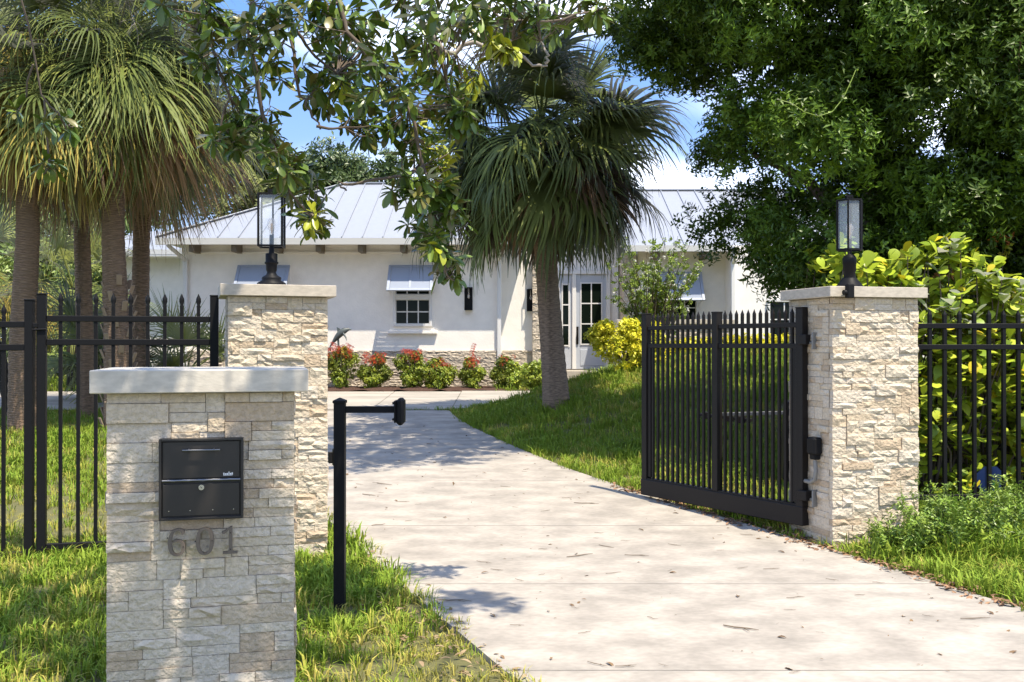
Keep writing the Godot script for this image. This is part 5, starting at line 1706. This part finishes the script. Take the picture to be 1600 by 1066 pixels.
	wall_lantern("black wall lantern beside the entrance, partly behind the palm trunk", V(0.385, 2.1, 20.55))
	# planter wall in front of the right wing
	var pw = thing("planter_wall", "low stone planter wall with pale cap in front of the right wing", "garden wall", V(3.15, 0.9, 19.0))
	var c := begin()
	box(c, Vector3(0, 0.3, -0.06), Vector3(2.1, 1.2, 0.24))
	part("core", c, M.mortar, pw)
	ledger(pw, 2.14, -0.3, 0.9, Transform3D(Basis.IDENTITY, Vector3(0, 0, 0.04)), 0.05, 0.2, 0.7, true)
	var k2 := begin()
	box(k2, Vector3(0, 0.945, -0.04), Vector3(2.3, 0.085, 0.36), Basis.IDENTITY, 0.006)
	part("capstone", k2, M.cap_cream, pw)
	# leaping dolphin sculpture in the bed
	var d = thing("dolphin_sculpture", "small dark bronze leaping dolphin sculpture among the red flowers", "sculpture", V(-3.42, 0.57, 19.5))
	var s2 := begin()
	var path := []
	var rad := []
	for i in 13:
		var q := i / 12.0
		path.append(Vector3(-0.16 + q * 0.42, 0.80 + 0.34 * sin(q * 1.75), 0))
		rad.append([0.012, 0.02, 0.03, 0.042, 0.054, 0.062, 0.066, 0.066, 0.062, 0.052, 0.036, 0.02, 0.01][i])
	tube(s2, path, rad, 12)
	part("body", s2, M.statue, d)
	var fn := begin()
	fn.set_smooth_group(-1)
	for z in [-0.008, 0.008]:
		quad(fn, Vector3(-0.01, 1.06, z), Vector3(0.07, 1.13, z), Vector3(-0.03, 1.19, 0), Vector3(-0.03, 1.19, 0))
	part("fin", fn, M.statue, d)
	var fl := begin()
	fl.set_smooth_group(-1)
	for z in [-1.0, 1.0]:
		quad(fl, Vector3(-0.15, 0.83, 0), Vector3(-0.2, 0.74, z * 0.12), Vector3(-0.16, 0.70, z * 0.12), Vector3(-0.13, 0.79, 0))
	part("tail", fl, M.statue, d)
	var fp := begin()
	tube(fp, [Vector3(0.11, 1.06, 0.05), Vector3(0.17, 0.98, 0.1), Vector3(0.19, 0.92, 0.13)], [0.022, 0.014, 0.004], 7)
	part("flipper", fp, M.statue, d)
	var pl := begin()
	tube(pl, [Vector3(0.0, 0, 0), Vector3(0.02, 0.6, 0), Vector3(0.0, 1.0, 0)], [0.03, 0.022, 0.02], 8)
	part("support", pl, M.statue, d)

# ---------------------------------------------------------------- litter on the concrete
func make_litter():
	var lf := leaf_shape([[0.0, 0.02], [0.3, 0.14], [0.6, 0.2], [0.85, 0.13], [1.0, 0.01]], 0.5, 0.3)
	var w := []
	var ti := []
	for k in 400:
		var d := 3.4 + pow(rng.randf(), 1.3) * 10
		var x := rf(along(LEFT_EDGE, d), along(RIGHT_EDGE, d))
		if rng.randf() < 0.3:
			x = along(RIGHT_EDGE, d) - pow(rng.randf(), 2.0) * 0.35 + 0.04
		var s := 0.010 + 0.05 * pow(rng.randf(), 2.5)
		w.append(Transform3D(aim(Vector3(rf(-1, 1), rf(-0.1, 0.2), rf(-1, 1)), Vector3(rf(-0.5, 0.5), 1, 0)).scaled(Vector3(s, s, s)), V(x, base_h(d) + 0.030, d)))
		ti.append(Color(0.12, 0.075, 0.04).lerp(Color(0.22, 0.14, 0.07), rng.randf()))
	# brown leaves piled along the right-hand edge
	for k in 700:
		var d := rf(4.4, 9.0)
		var x := along(RIGHT_EDGE, d) + rf(-0.10, 0.12) + 0.03 * sin(d * 9)
		var s := rf(0.03, 0.075)
		w.append(Transform3D(aim(Vector3(rf(-1, 1), rf(-0.1, 0.3), rf(-1, 1)), Vector3(rf(-0.5, 0.5), 1, 0)).scaled(Vector3(s, s, s)), V(x, base_h(d) + 0.032, d)))
		ti.append(Color(0.16, 0.085, 0.045).lerp(Color(0.34, 0.2, 0.11), rng.randf()))
	for k in 260:
		var d := rf(3.4, 8.0)
		var x := along(LEFT_EDGE, d) + rf(-0.35, 0.08)
		var s := rf(0.02, 0.06)
		w.append(Transform3D(aim(Vector3(rf(-1, 1), rf(-0.1, 0.3), rf(-1, 1)), Vector3(rf(-0.5, 0.5), 1, 0)).scaled(Vector3(s, s, s)), V(x, base_h(d) + 0.03, d)))
		ti.append(Color(0.16, 0.10, 0.05).lerp(Color(0.34, 0.25, 0.14), rng.randf()))
	tag(scatter("leaf_litter", lf, M.litter, null, w, ti), "dry brown leaf litter strewn over the driveway and its edges", "leaf litter")
	var protos := []
	for v in 5:
		var st := begin()
		var l := rf(0.5, 1.0)
		tube(st, [Vector3(-l / 2, 0, 0), Vector3(-l * 0.15, 0.01, rf(-0.08, 0.08)), Vector3(l * 0.2, 0.0, rf(-0.08, 0.08)), Vector3(l / 2, 0.01, rf(-0.1, 0.1))], [0.016, 0.022, 0.018, 0.008], 6)
		if v % 2 == 0:
			tube(st, [Vector3(l * 0.1, 0.005, 0), Vector3(l * 0.35, 0.02, 0.16)], [0.014, 0.006], 5)
		protos.append(done(st))
	var tm = mat("fallen_twig", Vector3(0.13, 0.095, 0.06), 0.95)
	for k in 85:
		var d := 3.9 + pow(rng.randf(), 1.2) * 7.0
		var x := rf(along(LEFT_EDGE, d) + 0.15, along(RIGHT_EDGE, d) - 0.15)
		var o = mesh_node("fallen_twig", protos[k % 5], tm)
		var s := rf(0.06, 0.24) if k % 4 == 0 else rf(0.04, 0.12)
		o.transform = Transform3D(Basis(Vector3.UP, rf(-0.9, 0.9)).scaled(Vector3(s, s * 0.6, s)), V(x, base_h(d) + 0.031, d))
		tag(o, "short dry brown twig fallen on the pale concrete driveway", "twig", "twigs strewn over the driveway")

# ---------------------------------------------------------------- sky
func make_sky() -> Sky:
	var im := Image.create(1024, 512, false, Image.FORMAT_RGBA8)
	var n := FastNoiseLite.new()
	n.seed = 21
	n.frequency = 1.6
	n.fractal_octaves = 5
	for y in 512:
		var lat := (0.5 - (y + 0.5) / 512.0) * PI
		for x in 1024:
			var lon := (x + 0.5) / 1024.0 * TAU
			var p := Vector3(cos(lat) * cos(lon), sin(lat) * 2.6, cos(lat) * sin(lon))
			var v := n.get_noise_3dv(p * 1.2) * 0.5 + 0.5
			var a := smoothstep(0.46, 0.72, v) * 0.8 if lat > 0 else 0.0
			im.set_pixel(x, y, Color(0.92, 0.90, 0.87, a))
	var sm := ProceduralSkyMaterial.new()
	sm.sky_top_color = Color(0.27, 0.43, 0.66)
	sm.sky_horizon_color = Color(0.66, 0.73, 0.80)
	sm.sky_curve = 0.10
	sm.ground_horizon_color = Color(0.56, 0.55, 0.50)
	sm.ground_bottom_color = Color(0.32, 0.33, 0.28)
	sm.sky_cover = ImageTexture.create_from_image(im)
	sm.sun_angle_max = 4.0
	var sky := Sky.new()
	sky.sky_material = sm
	return sky

func _ready():
	rng.seed = 601
	var cam := Camera3D.new()
	cam.name = "camera"
	cam.fov = 37.95
	cam.near = 0.05
	cam.far = 2000.0
	cam.position = Vector3(0, 1.4, 0)
	cam.rotation_degrees = Vector3(0.24, 0, 0)
	cam.current = true
	add_child(cam)
	var env := Environment.new()
	env.background_mode = Environment.BG_SKY
	env.sky = make_sky()
	env.background_energy_multiplier = 1.65
	env.ambient_light_source = Environment.AMBIENT_SOURCE_SKY
	env.tonemap_mode = Environment.TONE_MAPPER_LINEAR
	env.tonemap_exposure = 1.75
	env.sdfgi_enabled = true
	env.ssao_enabled = true
	env.ssil_enabled = true
	var we := WorldEnvironment.new()
	we.name = "environment"
	we.environment = env
	add_child(we)
	var sun := DirectionalLight3D.new()
	sun.name = "sun"
	sun.light_energy = 1.5
	sun.light_color = Color(1.0, 0.955, 0.87)
	sun.light_angular_distance = 0.5
	sun.shadow_enabled = true
	add_child(sun)
	sun.look_at_from_position(Vector3(8, 29.5, 10), Vector3.ZERO)
	make_materials()
	rng.seed = 607
	make_ground()
	rng.seed = 614
	make_house()
	rng.seed = 621
	make_background()
	rng.seed = 628
	make_big_tree()
	rng.seed = 635
	make_palms()
	rng.seed = 642
	pillar("gate_pillar", "cream split-face stone gate pillar on the right, carrying the open gate leaf", V(2.436, 0, 7.108), 0.2618, 0.68, 0.56, 1.8, 0.072, 0.045, M.cap_cream, 0.042, 0.85, true, false)
	rng.seed = 649
	pillar("gate_pillar", "cream split-face stone gate pillar on the left, behind the mailbox column", V(-1.603, 0, 6.725), 0.314, 0.64, 0.47, 1.795, 0.075, 0.05, M.cap_cream, 0.042, 0.85, false, false)
	rng.seed = 656
	pillar("mailbox_column", "short stone column with grey cap holding the mailbox and house number", V(-1.143, 0, 3.71), 0.2356, 0.635, 0.42, 1.314, 0.08, 0.048, M.cap_grey, 0.034, 0.22, false, true)
	pillar_lamp("black square lantern on the left gate pillar", V(-1.63, 1.795, 6.72), 0.12, false)
	pillar_lamp("black six-sided lantern on the right gate pillar", V(2.39, 1.8, 7.02), 0.1, true)
	rng.seed = 663
	make_mailbox(3.506)
	rng.seed = 670
	make_keypad()
	rng.seed = 677
	make_fences()
	rng.seed = 684
	make_gate()
	rng.seed = 691
	make_hedge()
	rng.seed = 698
	make_shrubs()
	rng.seed = 705
	make_overhang()
	rng.seed = 712
	make_grass()
	rng.seed = 719
	make_litter()
